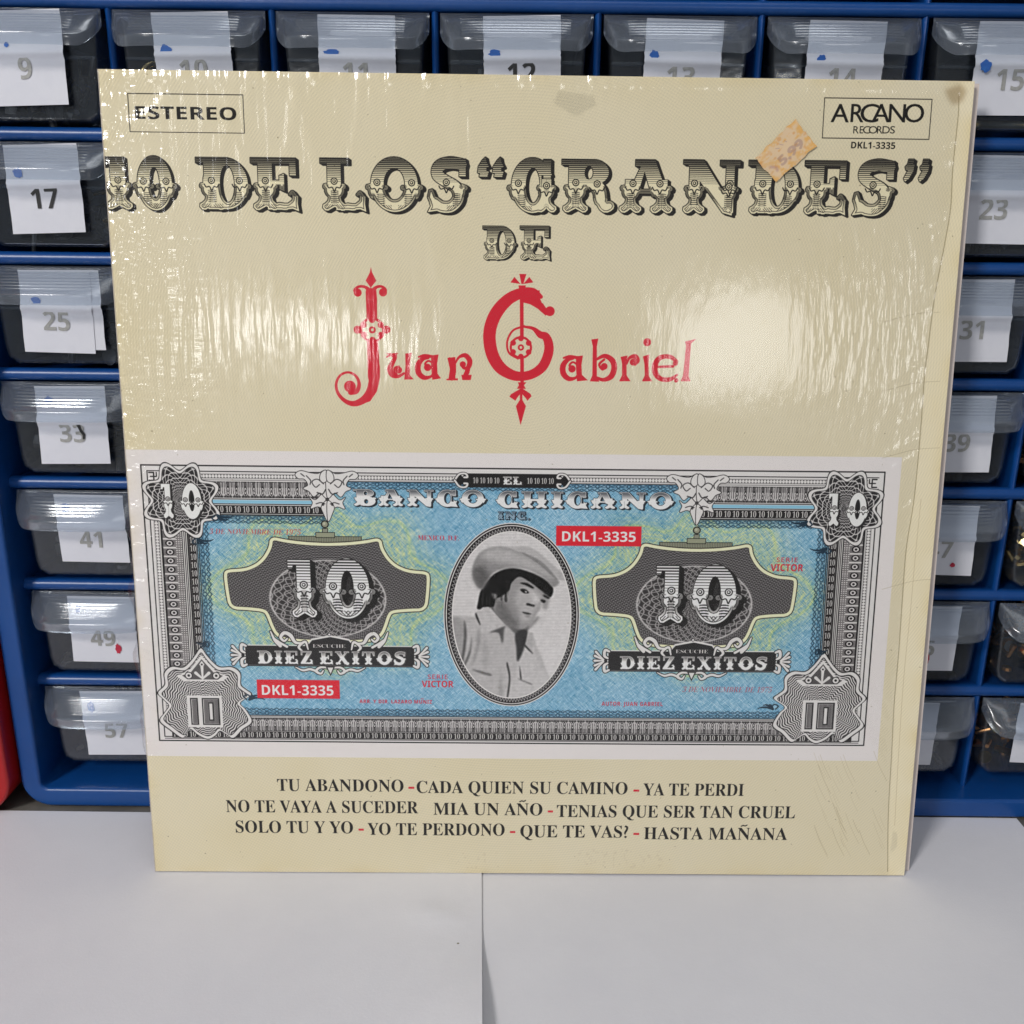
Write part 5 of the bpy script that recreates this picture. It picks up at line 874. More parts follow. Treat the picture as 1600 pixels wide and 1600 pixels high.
def paint_sticker():
    h, w = 300, 190*2
    cv = Canvas(w, h, (180, 140, 84)); yy, xx = np.mgrid[0:h, 0:w].astype(np.float32)
    n = noise2(h, w, 40)+.6*noise2(h, w, 14)
    wear = np.clip(.5+n*.5+np.clip((.42-np.abs(xx/w-.5))*3, -.6, .8)*.55+np.clip((.4-np.abs(yy/h-.5))*3, -.6, .6)*.5, 0, 1)
    cv.put(wear.astype(np.float32), 0, 0, (178, 158, 132), .9)
    cv.put(np.clip(noise2(h, w, 26)-.8, 0, 1), 0, 0, (170, 118, 70), .5)
    m, a, b = mask_of(text_loops('5.99', 'r', 110, 320, 150, 225), raw=True); m = np.pad(m, 8); m = dilate(m, 6); cv.put(blur(m, 2)*.8, a-8, b-8, (116, 92, 98), .52)
    m, a, b = mask_of(stroke([(40, 160), (70, 200), (60, 228)], 20)); cv.put(blur(np.pad(m, 8), 5), a-8, b-8, (132, 100, 112), .45)
    m, a, b = mask_of(stroke([(150, 70), (170, 90)], 8)+stroke([(190, 65), (205, 92)], 8)+stroke([(230, 72), (238, 92)], 8)); cv.put(m, a, b, (132, 104, 112), .4)
    return cv.a
# ================================================================ materials
def mat(name):
    m = bpy.data.materials.new(name); m.use_nodes = True; n = m.node_tree; return m, n, n.nodes['Principled BSDF'], n.nodes['Material Output']
def node(n, t, **k):
    o = n.nodes.new(t)
    for a, b in k.items(): setattr(o, a, b)
    return o
def noise(n, scale, detail=4, rough=.6, stretch=None, coord='Object'):
    tc = node(n, 'ShaderNodeTexCoord'); nz = node(n, 'ShaderNodeTexNoise'); nz.inputs['Scale'].default_value = scale; nz.inputs['Detail'].default_value = detail; nz.inputs['Roughness'].default_value = rough
    if stretch:
        mp = node(n, 'ShaderNodeMapping'); mp.inputs['Scale'].default_value = stretch[0]; mp.inputs['Rotation'].default_value = stretch[1]
        n.links.new(tc.outputs[coord], mp.inputs[0]); n.links.new(mp.outputs[0], nz.inputs['Vector'])
    else: n.links.new(tc.outputs[coord], nz.inputs['Vector'])
    return nz
def ramp(n, src, stops):
    r = node(n, 'ShaderNodeValToRGB'); e = r.color_ramp.elements
    while len(e) < len(stops): e.new(.5)
    for q, (p, c) in zip(e, stops): q.position = p; q.color = (*c, 1) if len(c) == 3 else c
    n.links.new(src, r.inputs[0]); return r
def bump(n, src, dist, strength=1., prev=None):
    b = node(n, 'ShaderNodeBump'); b.inputs['Distance'].default_value = dist; b.inputs['Strength'].default_value = strength
    n.links.new(src, b.inputs['Height'])
    if prev: n.links.new(prev.outputs[0], b.inputs['Normal'])
    return b
def plain(name, c0, c1, scale, rough=.5, spec=.5, metallic=0, bumpd=None, detail=5, bscale=None):
    m, n, p, o = mat(name)
    nz = noise(n, scale, detail); r = ramp(n, nz.outputs['Fac'], [(.3, c0), (.7, c1)])
    n.links.new(r.outputs[0], p.inputs['Base Color']); p.inputs['Roughness'].default_value = rough; p.inputs['Specular IOR Level'].default_value = spec; p.inputs['Metallic'].default_value = metallic
    if bumpd:
        nb = noise(n, bscale or scale*4, 4); b = bump(n, nb.outputs['Fac'], bumpd); n.links.new(b.outputs[0], p.inputs['Normal'])
    return m
BLUE = plain('blue_plastic', (.003, .050, .215), (.004, .062, .26), 25, rough=.34, bumpd=.00025, bscale=60)
def dusty(m):   # pale scuffs and dust specks
    n = m.node_tree; p = n.nodes['Principled BSDF']; src = p.inputs['Base Color'].links[0].from_socket
    nz = noise(n, 700, 2, .5); r = ramp(n, nz.outputs['Fac'], [(.76, (0, 0, 0)), (.80, (1, 1, 1))])
    nz2 = noise(n, 9, 6, .7); r2 = ramp(n, nz2.outputs['Fac'], [(.45, (0, 0, 0)), (.8, (.14, .14, .14))])
    ad = node(n, 'ShaderNodeMath', operation='MULTIPLY'); n.links.new(r.outputs[0], ad.inputs[0]); ad.inputs[1].default_value = .5
    a2 = node(n, 'ShaderNodeMath', operation='MAXIMUM'); n.links.new(ad.outputs[0], a2.inputs[0]); n.links.new(r2.outputs[0], a2.inputs[1])
    mx = node(n, 'ShaderNodeMixRGB'); n.links.new(a2.outputs[0], mx.inputs[0]); n.links.new(src, mx.inputs[1]); mx.inputs[2].default_value = (.05, .13, .27, 1)
    n.links.new(mx.outputs[0], p.inputs['Base Color'])
dusty(BLUE)
RED = plain('red_plastic', (.36, .008, .010), (.42, .012, .012), 18, rough=.30, bumpd=.0002, bscale=50)
TABLE = plain('table_top', (.075, .07, .062), (.16, .15, .135), 30, rough=.6, bumpd=.0003)
WALL = plain('back_wall_paint', (.16, .16, .17), (.2, .2, .21), 4, rough=.8)
PAPER = plain('white_paper', (.71, .71, .76), (.765, .76, .80), 7, rough=.75, spec=.2, bumpd=.00006, bscale=900, detail=8)
def specks(m):
    n = m.node_tree; p = n.nodes['Principled BSDF']; src = p.inputs['Base Color'].links[0].from_socket
    vo = node(n, 'ShaderNodeTexVoronoi'); vo.inputs['Scale'].default_value = 22; tc = node(n, 'ShaderNodeTexCoord'); n.links.new(tc.outputs['Object'], vo.inputs['Vector'])
    lt = node(n, 'ShaderNodeMath', operation='LESS_THAN'); n.links.new(vo.outputs['Distance'], lt.inputs[0]); lt.inputs[1].default_value = .014
    nz = noise(n, 5, 8, .75); r = ramp(n, nz.outputs['Fac'], [(.42, (1, 1, 1)), (.62, (.955, .955, .96))])
    m1 = node(n, 'ShaderNodeMixRGB', blend_type='MULTIPLY'); m1.inputs[0].default_value = 1; n.links.new(src, m1.inputs[1]); n.links.new(r.outputs[0], m1.inputs[2])
    mx = node(n, 'ShaderNodeMixRGB'); n.links.new(lt.outputs[0], mx.inputs[0]); n.links.new(m1.outputs[0], mx.inputs[1]); mx.inputs[2].default_value = (.22, .20, .17, 1); n.links.new(mx.outputs[0], p.inputs['Base Color'])
specks(PAPER)
LABEL = plain('label_paper', (.66, .67, .74), (.71, .72, .78), 60, rough=.6, spec=.3, bumpd=.0001, bscale=150)
BOARD = plain('sleeve_board', (.62, .54, .50), (.70, .62, .58), 60, rough=.7, spec=.2)
INKB = plain('black_print', (.012, .012, .013), (.02, .02, .02), 200, rough=.5)
INKG = plain('glare_grey_print', (.27, .27, .26), (.40, .40, .385), 900, rough=.5)  # glare painted in: black digits greyed as if washed out
PENB = plain('blue_marker', (.02, .10, .42), (.03, .17, .55), 500, rough=.5)
PENR = plain('red_marker', (.40, .01, .04), (.55, .03, .07), 500, rough=.5)
BRASS = plain('brass', (.72, .46, .17), (.85, .60, .26), 300, rough=.22, metallic=1)
COPPER = plain('copper_tone', (.50, .22, .08), (.62, .30, .12), 300, rough=.3, metallic=1)
DARKBIT = plain('dark_metal', (.022, .024, .027), (.10, .10, .105), 160, rough=.5, metallic=.3)

def milky(name, alpha, col, rough=.22, ribs=False):
    """thin polypropylene: part of the light passes straight, part scatters in the milky sheet"""
    m, n, p, o = mat(name)
    nz = noise(n, 60, 5); r = ramp(n, nz.outputs['Fac'], [(.3, tuple(c*.82 for c in col)), (.7, col)]); n.links.new(r.outputs[0], p.inputs['Base Color'])
    p.inputs['Roughness'].default_value = rough; p.inputs['Specular IOR Level'].default_value = .6
    p.inputs['Specular IOR Level'].default_value = 0
    t = node(n, 'ShaderNodeBsdfTransparent'); t.inputs[0].default_value = (.90, .93, .96, 1)
    tl = node(n, 'ShaderNodeBsdfTranslucent'); tl.inputs[0].default_value = (*col, 1)
    a = node(n, 'ShaderNodeMixShader'); a.inputs[0].default_value = .35; n.links.new(p.outputs[0], a.inputs[1]); n.links.new(tl.outputs[0], a.inputs[2])
    s = node(n, 'ShaderNodeMixShader'); s.inputs[0].default_value = alpha; n.links.new(t.outputs[0], s.inputs[1]); n.links.new(a.outputs[0], s.inputs[2])
    g = node(n, 'ShaderNodeBsdfGlossy'); g.inputs['Roughness'].default_value = rough; g.inputs[0].default_value = (1, 1, 1, 1)
    f = node(n, 'ShaderNodeFresnel'); f.inputs[0].default_value = 1.42
    mn = node(n, 'ShaderNodeMath', operation='MINIMUM'); mn.inputs[1].default_value = .35; n.links.new(f.outputs[0], mn.inputs[0])
    s2 = node(n, 'ShaderNodeMixShader'); n.links.new(mn.outputs[0], s2.inputs[0]); n.links.new(s.outputs[0], s2.inputs[1]); n.links.new(g.outputs[0], s2.inputs[2]); n.links.new(s2.outputs[0], o.inputs[0])
    nb = noise(n, 110, 2); b = bump(n, nb.outputs['Fac'], .00012)
    if ribs:
        tc = node(n, 'ShaderNodeTexCoord'); wv = node(n, 'ShaderNodeTexWave'); wv.bands_direction = 'Z'; wv.inputs['Scale'].default_value = 290; n.links.new(tc.outputs['Object'], wv.inputs['Vector'])
        sx = node(n, 'ShaderNodeSeparateXYZ'); n.links.new(tc.outputs['Object'], sx.inputs[0])
        ab = node(n, 'ShaderNodeMath', operation='ABSOLUTE'); n.links.new(sx.outputs[0], ab.inputs[0]); lt = node(n, 'ShaderNodeMath', operation='LESS_THAN'); n.links.new(ab.outputs[0], lt.inputs[0]); lt.inputs[1].default_value = .020
        gz = node(n, 'ShaderNodeMath', operation='GREATER_THAN'); n.links.new(sx.outputs[2], gz.inputs[0]); gz.inputs[1].default_value = -.0085
        m1 = node(n, 'ShaderNodeMath', operation='MULTIPLY'); n.links.new(lt.outputs[0], m1.inputs[0]); n.links.new(gz.outputs[0], m1.inputs[1])
        m2 = node(n, 'ShaderNodeMath', operation='MULTIPLY'); n.links.new(m1.outputs[0], m2.inputs[0]); n.links.new(wv.outputs['Fac'], m2.inputs[1])
        b = bump(n, m2.outputs[0], .00025, 1., b)
    n.links.new(b.outputs[0], g.inputs['Normal']); n.links.new(b.outputs[0], p.inputs['Normal']); return m
HOOD = milky('milky_lip_plastic', .11, (.60, .66, .76), .13, True)
BODY = milky('clear_drawer_plastic', .04, (.42, .48, .56), .10)

# shrink film: clear, very glossy, creased by fine streaks
def film_material():
    m, n, p, o = mat('shrink_film')
    g = node(n, 'ShaderNodeBsdfGlossy'); g.inputs['Roughness'].default_value = .115; g.inputs[0].default_value = (1, 1, 1, 1)
    t = node(n, 'ShaderNodeBsdfTransparent'); t.inputs[0].default_value = (.99, .99, .987, 1)
    f = node(n, 'ShaderNodeFresnel'); f.inputs[0].default_value = 1.5
    s = node(n, 'ShaderNodeMixShader'); mn = node(n, 'ShaderNodeMath', operation='MINIMUM'); mn.inputs[1].default_value = .13; n.links.new(f.outputs[0], mn.inputs[0]); n.links.new(mn.outputs[0], s.inputs[0]); n.links.new(t.outputs[0], s.inputs[1]); n.links.new(g.outputs[0], s.inputs[2]); n.links.new(s.outputs[0], o.inputs[0])
    a = noise(n, 1., 2, .5, ((400, 90, 100), (0, math.radians(-28), 0)))
    b = noise(n, 1., 3, .5, ((60, 40, 34), (0, math.radians(12), 0)))
    b1 = bump(n, b.outputs['Fac'], .00016); b2 = bump(n, a.outputs['Fac'], .00008, 1., b1)
    tc = node(n, 'ShaderNodeTexCoord'); sx = node(n, 'ShaderNodeSeparateXYZ'); n.links.new(tc.outputs['Object'], sx.inputs[0])
    def mr(src, a, b, c, d):
        q = node(n, 'ShaderNodeMapRange'); q.interpolation_type = 'SMOOTHSTEP'; n.links.new(src, q.inputs[0])
        for i_, v_ in enumerate((a, b, c, d)): q.inputs[i_+1].default_value = v_
        return q.outputs[0]
    def mul(a_, b_):
        q = node(n, 'ShaderNodeMath', operation='MULTIPLY'); n.links.new(a_, q.inputs[0]); n.links.new(b_, q.inputs[1]); return q.outputs[0]
    prev = b2
    for sc, rot, dist, mk in (
        ((270, 1, 9), (0, math.radians(4), 0), .0008, mul(mr(sx.outputs[2], .235, .30, 0, 1), mr(sx.outputs[0], .10, .22, 1, 0))),
        ((60, 1, 330), (0, math.radians(20), 0), .0005, mul(mr(sx.outputs[0], 0, .045, 1, 0), mr(sx.outputs[2], .08, .14, 0, 1))),
        ((330, 1, 60), (0, math.radians(-38), 0), .0006, mul(mr(sx.outputs[0], .235, .30, 0, 1), mr(sx.outputs[2], .10, .2, .1, 1))),
        ((250, 1, 30), (0, math.radians(-32), 0), .0005, mul(mr(sx.outputs[0], .17, .04, 0, 1), mr(sx.outputs[2], .14, .20, 0, 1)))):
        nz = noise(n, 1., 2, .5, (sc, rot)); prev = bump(n, nz.outputs['Fac'], dist, 1., prev); n.links.new(mk, prev.inputs['Strength'])
    n.links.new(prev.outputs[0], g.inputs['Normal'])
    return m
FILM = film_material()

def print_material(name, arr, rough=.55):
    h, w = arr.shape[:2]
    lin = np.where(arr <= .04045, arr/12.92, ((arr+.055)/1.055)**2.4)/.63
    lin = np.clip(lin, .004, .88); s = np.where(lin <= .0031308, lin*12.92, 1.055*lin**(1/2.4)-.055)
    px = np.ones((h, w, 4), np.float32); px[..., :3] = s[::-1]
    im = bpy.data.images.new(name, w, h, alpha=False); im.colorspace_settings.name = 'sRGB'; im.pixels.foreach_set(px.ravel()); im.update(); im.pack()
    m, n, p, o = mat(name); tx_ = node(n, 'ShaderNodeTexImage'); tx_.image = im; tx_.interpolation = 'Linear'; tx_.extension = 'EXTEND'
    n.links.new(tx_.outputs[0], p.inputs['Base Color']); p.inputs['Roughness'].default_value = rough; p.inputs['Specular IOR Level'].default_value = .12
    nz = noise(n, 2500, 2, .6); b = bump(n, nz.outputs['Fac'], .000006); n.links.new(b.outputs[0], p.inputs['Normal'])
    return m

# ================================================================ mesh helpers (millimetres in, metres out)
def link(name, me, m, parent=None, smooth=False):
    o = bpy.data.objects.new(name, me); COL.objects.link(o)
    if m and not me.materials: me.materials.append(m)
    if parent: o.parent = parent
    if smooth:
        for p in me.polygons: p.use_smooth = True
    return o
def mesh(name, V, F):
    me = bpy.data.meshes.new(name); me.from_pydata([tuple(c*MM for c in v) for v in V], [], F); me.update(); return me
def empty(name, loc=(0, 0, 0)):
    o = bpy.data.objects.new(name, None); COL.objects.link(o); o.location = [c*MM for c in loc]; o.empty_display_size = .01; return o
def tag(o, label=None, cat=None, group=None, kind=None):
    for k, v in (('label', label), ('category', cat), ('group', group), ('kind', kind)):
        if v: o[k] = v
    return o
def bevel(o, w, seg=2, ang=35):
    b = o.modifiers.new('bevel', 'BEVEL'); b.width = w*MM; b.segments = seg; b.limit_method = 'ANGLE'; b.angle_limit = math.radians(ang)
    w2 = o.modifiers.new('wn', 'WEIGHTED_NORMAL'); 
    for p in o.data.polygons: p.use_smooth = True
def solid(o, t, off=-1):
    s = o.modifiers.new('solid', 'SOLIDIFY'); s.thickness = t*MM; s.offset = off; e = o.modifiers.new('split', 'EDGE_SPLIT'); e.split_angle = math.radians(42)
def box(x0, x1, y0, y1, z0, z1):
    V = [(x, y, z) for x in (x0, x1) for y in (y0, y1) for z in (z0, z1)]
    F = [(0, 1, 3, 2), (4, 6, 7, 5), (0, 4, 5, 1), (2, 3, 7, 6), (0, 2, 6, 4), (1, 5, 7, 3)]
    return V, F
def extrude_x(profile, x0, x1):
    n = len(profile); V = [(x0, y, z) for y, z in profile]+[(x1, y, z) for y, z in profile]
    F = [(i, (i+1) % n, n+(i+1) % n, n+i) for i in range(n)]+[tuple(range(n))[::-1], tuple(range(n, 2*n))]
    return V, F
def fix(me):
    bm = bmesh.new(); bm.from_mesh(me); bmesh.ops.recalc_face_normals(bm, faces=bm.faces); bm.to_mesh(me); bm.free(); return me
def rrect(x0, x1, z0, z1, r, n=8):
    P_ = []
    for cx, cz, a0 in ((x1-r, z1-r, 0), (x0+r, z1-r, 90), (x0+r, z0+r, 180), (x1-r, z0+r, 270)):
        for i in range(n+1): a = math.radians(a0+90*i/n); P_.append((cx+r*math.cos(a), cz+r*math.sin(a)))
    return P_

# ================================================================ setting
tb = tag(link('table', fix(mesh('table', *box(-700, 1100, -900, 260, -30, -.9))), TABLE), kind='structure')
wl = tag(link('wall', fix(mesh('wall', *box(-900, 1300, 262, 280, -900, 1300))), WALL), kind='structure')

# ================================================================ paper sheets on the table
def sheet(name, x0, x1, y0, y1, hfun, nx, ny, label):
    V = []; F = []
    for j in range(ny+1):
        for i in range(nx+1):
            u, v = i/nx, j/ny; x, y = (x0(v) if callable(x0) else x0)*(1-u)+(x1(v) if callable(x1) else x1)*u, y0*(1-v)+y1*v
            V.append((x, y, hfun(x, y)))
    for j in range(ny):
        for i in range(nx): a = j*(nx+1)+i; F.append((a, a+1, a+nx+2, a+nx+1))
    o = link(name, mesh(name, V, F), PAPER, smooth=True); solid(o, .12); return tag(o, label, 'paper')
sheet('paper_sheet', 140, 449, -560, -9.2, lambda x, y: -.5+.12*math.sin(x*.02+y*.013), 30, 40, 'right hand white paper sheet on the table, lying flat under the other sheet')
def lift(x, y):
    e = max(0, min(1, (x-150)/54)); f = max(0, min(1, (-84-y)/60)); g = math.exp(-((x-187)/9)**2-((y+80+.3*(x-187))/5)**2)
    return -.05+.05*math.sin(x*.015-y*.02)+5.2*e**3*f*f*(3-2*f)+.5*math.exp(-((x-120)/30)**2-((y+210)/60)**2)+.25*e+1.0*g
sheet('paper_sheet.001', -420, lambda v: 203.4+20*(.924-max(.74, min(.924, v))), -560, -13.5, lift, 120, 130, 'left hand white paper sheet on the table with a creased, lifted right edge')

# ================================================================ blue drawer cabinet
PX, PY, Z6 = 61.129, 46.635, 58.77
cab = tag(empty('drawer_cabinet', (-9.5, -10, 0)), 'blue plastic cabinet with a grid of clear numbered drawers behind the record', 'storage cabinet')
def under(o, root):   # parent while keeping world coordinates of the mesh
    o.parent = root; o.location = -root.location; return o
def ring(name, ox0, ox1, oz0, oz1, r, ix0, ix1, iz0, iz1, ir, yf, yb, m):
    A = rrect(ox0, ox1, oz0, oz1, r); B = rrect(ix0, ix1, iz0, iz1, ir); n = len(A); V = []
    for y, L in ((yf, A), (yb, A), (yf, B), (yb, B)): V += [(x, y, z) for x, z in L]
    F = []
    for i in range(n):
        j = (i+1) % n; F += [(i, j, n+j, n+i), (2*n+i, 3*n+i, 3*n+j, 2*n+j), (i, 2*n+i, 2*n+j, j), (n+i, n+j, 3*n+j, 3*n+i)]
    o = link(name, fix(mesh(name, V, F)), m); bevel(o, 1.6, 3); return o
TOPZ = Z6+7*PY
under(ring('frame', -9.5, 498.5, 0, TOPZ+9, 13, -.5, 489.5, 9.3, TOPZ, 3, -10, 150, BLUE), cab)
under(link('back_panel', fix(mesh('back_panel', *box(-8, 497, 150.2, 152, 2, TOPZ+7))), BLUE), cab)
rail_me = None
for k in range(7):
    if rail_me is None:
        prof = [(150, .8), (9, .8), (5, 2.3)]+[(2.7-2.7*math.sin(math.radians(a)), 2.6*math.cos(math.radians(a))) for a in range(10, 171, 16)]+[(5, -2.3), (9, -.8), (150, -.8)]
        rail_me = fix(mesh('rail', *extrude_x(prof, -.4, 489.4)))
    o = link('rail', rail_me, BLUE, smooth=True); under(o, cab); o.location.z += (Z6+(6-k)*PY)*MM
    if k == 0:
        for p in rail_me.polygons: p.use_smooth = True
        rail_me.set_sharp_from_angle(angle=math.radians(40))
div_me = None
for k in range(1, 8):
    if div_me is None:
        prof = [(-1.4, 150), (-.9+.0, 5), (-1.35, 3.4), (-1.0, 2.0), (0, 1.4), (1.0, 2.0), (1.35, 3.4), (.9, 5), (1.4, 150)]
        n = len(prof); V = [(x, y, 9.4) for x, y in prof]+[(x, y, TOPZ-.1) for x, y in prof]
        div_me = fix(mesh('divider', V, [(i, (i+1) % n, n+(i+1) % n, n+i) for i in range(n)]+[tuple(range(n)), tuple(range(n, 2*n))]))
        for p in div_me.polygons: p.use_smooth = True
        div_me.set_sharp_from_angle(angle=math.radians(50))
    o = link('divider', div_me, BLUE); under(o, cab); o.location.x += PX*k*MM

# red cabinet standing close on the left
redc = tag(empty('red_cabinet', (-514, -15, 0)), 'glossy red plastic cabinet with a rounded corner at the far left edge', 'storage cabinet')
under(ring('frame', -514, -11.2, 0, 394, 17, -505, -20, 9, 385, 3, -17, 140, RED), redc)
under(link('back_panel', fix(mesh('back_panel', *box(-512, -13, 139.9, 142, 2, 392))), RED), redc)

# ================================================================ drawers
def hood_mesh():
    hw = 28.6; P_ = 12.6; V = []; F = []; nx = 36
    prof = [(0, -.3), (.20, -1.4), (.42, -3.2), (.62, -5.4), (.80, -7.6), (.93, -9.2), (1.0, -10.0), (1.02, -10.6), (1.0, -12.0), (.985, -14.4)]
    for i in range(nx+1):
        a = -1+2*i/nx; s = math.sin(a*math.pi/2); x = s*hw
        plan = (1-abs(s)**5.)**.55; bow = 1-.10*s*s
        for (y, z) in prof:
            q = plan*bow
            V.append((x, 1.5-(P_+1.5)*y*q, z*(.42+.58*min(1, plan*1.25)) if z < -1 else z))
    n = len(prof)
    for i in range(nx):
        for j in range(n-1): a = i*n+j; F.append((a, a+n, a+n+1, a+1))
    return mesh('pull_lip', V, F)
def body_mesh():
    V = []; F = []
    out = [(-26.6, -2.0), (-25.2, -33), (-24.2, -37.2), (-20.5, -39.6), (20.5, -39.6), (24.2, -37.2), (25.2, -33), (26.6, -2.0)]
    ys = [(1.6, .95), (2.2, .985), (4, 1.0), (130, 1.0)]
    n = len(out)
    for y, s in ys: V += [(x*s, y, -20+(z+20)*s if z < -20 else z) for x, z in out]
    F.append(tuple(range(n)))
    for j in range(len(ys)-1):
        for i in range(n-1): a = j*n+i; F.append((a, a+n, a+n+1, a+1))
    b = (len(ys)-1)*n; F.append(tuple(range(b, b+n))[::-1])
    return mesh('drawer_body', V, F)
def rim_mesh():
    V, F = extrude_x([(1.4, -16.4), (1.0, -16.7), (1.0, -17.3), (1.4, -17.6)], -25.0, 25.0); return fix(mesh('rim', V, F))
def lab_y(z): return -.75-1.0*math.exp(-((z+16.2)/1.5)**2)-.08*max(0, (-z-20)/14)
def label_mesh(w, zb, tilt=0., notch=0):
    zs = [-1.6, -5, -9, -12, -13.5, -14.6, -15.4, -16.2, -17, -17.8, -18.8, -20, -24, -28, zb]; V = []; F = []
    rr = random.Random(int(w*100+zb*10))
    for z in zs:
        for s in (0, .5, 1): V.append((s*w+tilt*(z+2)/32+(rr.uniform(-.15, .15) if s != .5 else 0), lab_y(z)-.07*math.sin(s*3.1), z+(s-.5)*tilt*.35))
    for j in range(len(zs)-1):
        for i in range(2): a = j*3+i; F.append((a, a+3, a+4, a+1))
    return mesh('name_label', V, F)
def glyph_mesh(s, font, h, name='printed_number'):
    cu = bpy.data.curves.new(name, 'CURVE'); cu.dimensions = '2D'; cu.fill_mode = 'BOTH'; x = 0
    cap = max(l[:, 1].max() for l in GL[(font, 'H')][1]); sc = h/cap
    for c in s:
        adv, loops = GL[(font, c)]
        for l in loops:
            sp = cu.splines.new('POLY'); sp.points.add(len(l)-1); sp.use_cyclic_u = True
            for p, (u, v) in zip(sp.points, l): p.co = ((x+u)*sc*MM, v*sc*MM, 0, 1)
        x += adv
    ob = bpy.data.objects.new(name, cu); COL.objects.link(ob); me = bpy.data.meshes.new_from_object(ob); bpy.data.objects.remove(ob)
    me.name = name; me.materials.clear(); return me, x*sc
def blob_mesh(name, rx, rz, seed, n=18):
    rr = random.Random(seed); V = [(0, 0, 0)]
    for i in range(n): a = i*2*math.pi/n; k = 1+rr.uniform(-.22, .22); V.append((rx*k*math.cos(a), 0, rz*k*math.sin(a)))
    return mesh(name, V, [(0, 1+(i+1) % n, 1+i) for i in range(n)])
hood_me, body_me, rim_me = hood_mesh(), body_mesh(), rim_mesh()
GRP = 'numbered drawers of the blue cabinet'
OPEN = 2.75
def drawer(num, pull=0., lab=None, label=''):
    jit = random.Random(num*3+1)
    r, c = (num-1)//8, (num-1) % 8
    x = PX*(c+.5); z = Z6+(6-r)*PY+PY-OPEN+.1
    if r == 7: z = Z6-OPEN+.1
    root = tag(empty('drawer', (x, -pull, z)), label, 'drawer', GRP)
    h = link('pull_lip', hood_me, HOOD, root, smooth=True); solid(h, 1.0, 1)
    b = link('drawer_body', body_me, BODY, root); solid(b, .9, -1)
    link('rim', rim_me, BODY, b)
    if lab:
        w, x0, zb, tilt, ink, marks, extra = lab
        l = link('name_label', label_mesh(w, zb, tilt), LABEL, root, smooth=True); l.location.x = (x0+jit.uniform(-.7, .7))*MM; l.rotation_euler.y = math.radians(jit.uniform(-1.6, 1.6)); solid(l, .1, 1)
        if extra: l2 = link('name_label', label_mesh(w, zb+.8, tilt), LABEL, root, smooth=True); l2.location = ((x0+3.2)*MM, .3*MM, 0); solid(l2, .1, 1)
        me, tw = glyph_mesh(str(num), 'b', 7.6)
        g = link('printed_number', me, ink, l); g.scale.x = .94; g.rotation_euler = (math.radians(90), 0, 0); zc = -25.2
        g.location = ((w/2-tw/2+tilt*(-20)/32)*MM, (lab_y(-19.3)-.45)*MM, zc*MM)
        if num == 33:
            q = link('retraced_stroke', mesh('retraced_stroke', [(0, 0, 0), (1.6, 0, 0), (2.2, 0, -2.2), (3.4, 0, -4.2), (3.0, 0, -6.2), (2.0, 0, -6.4), (2.2, 0, -4.6), (1.2, 0, -3.)], [(0, 1, 2, 7), (7, 2, 3, 6), (6, 3, 4, 5)]), INKB, l); q.location = ((w/2+1.0)*MM, (lab_y(-19.3)-.5)*MM, -17.6*MM)
        for (mx, mz, rx, rz, mm) in marks:
            q = link('ink_mark', blob_mesh('ink_mark', rx, rz, int(num*7+mx)), mm, l); q.location = (mx*MM, (lab_y(mz)-.45)*MM, mz*MM)
    return root
def L(w=28.8, x0=-12.8, zb=-34, tilt=0., ink=None, marks=None, extra=0):
    return (w, x0, zb, tilt, ink or INKG, marks if marks is not None else [(4.6, -11.6, 1.5, 1.6, PENB)], extra)
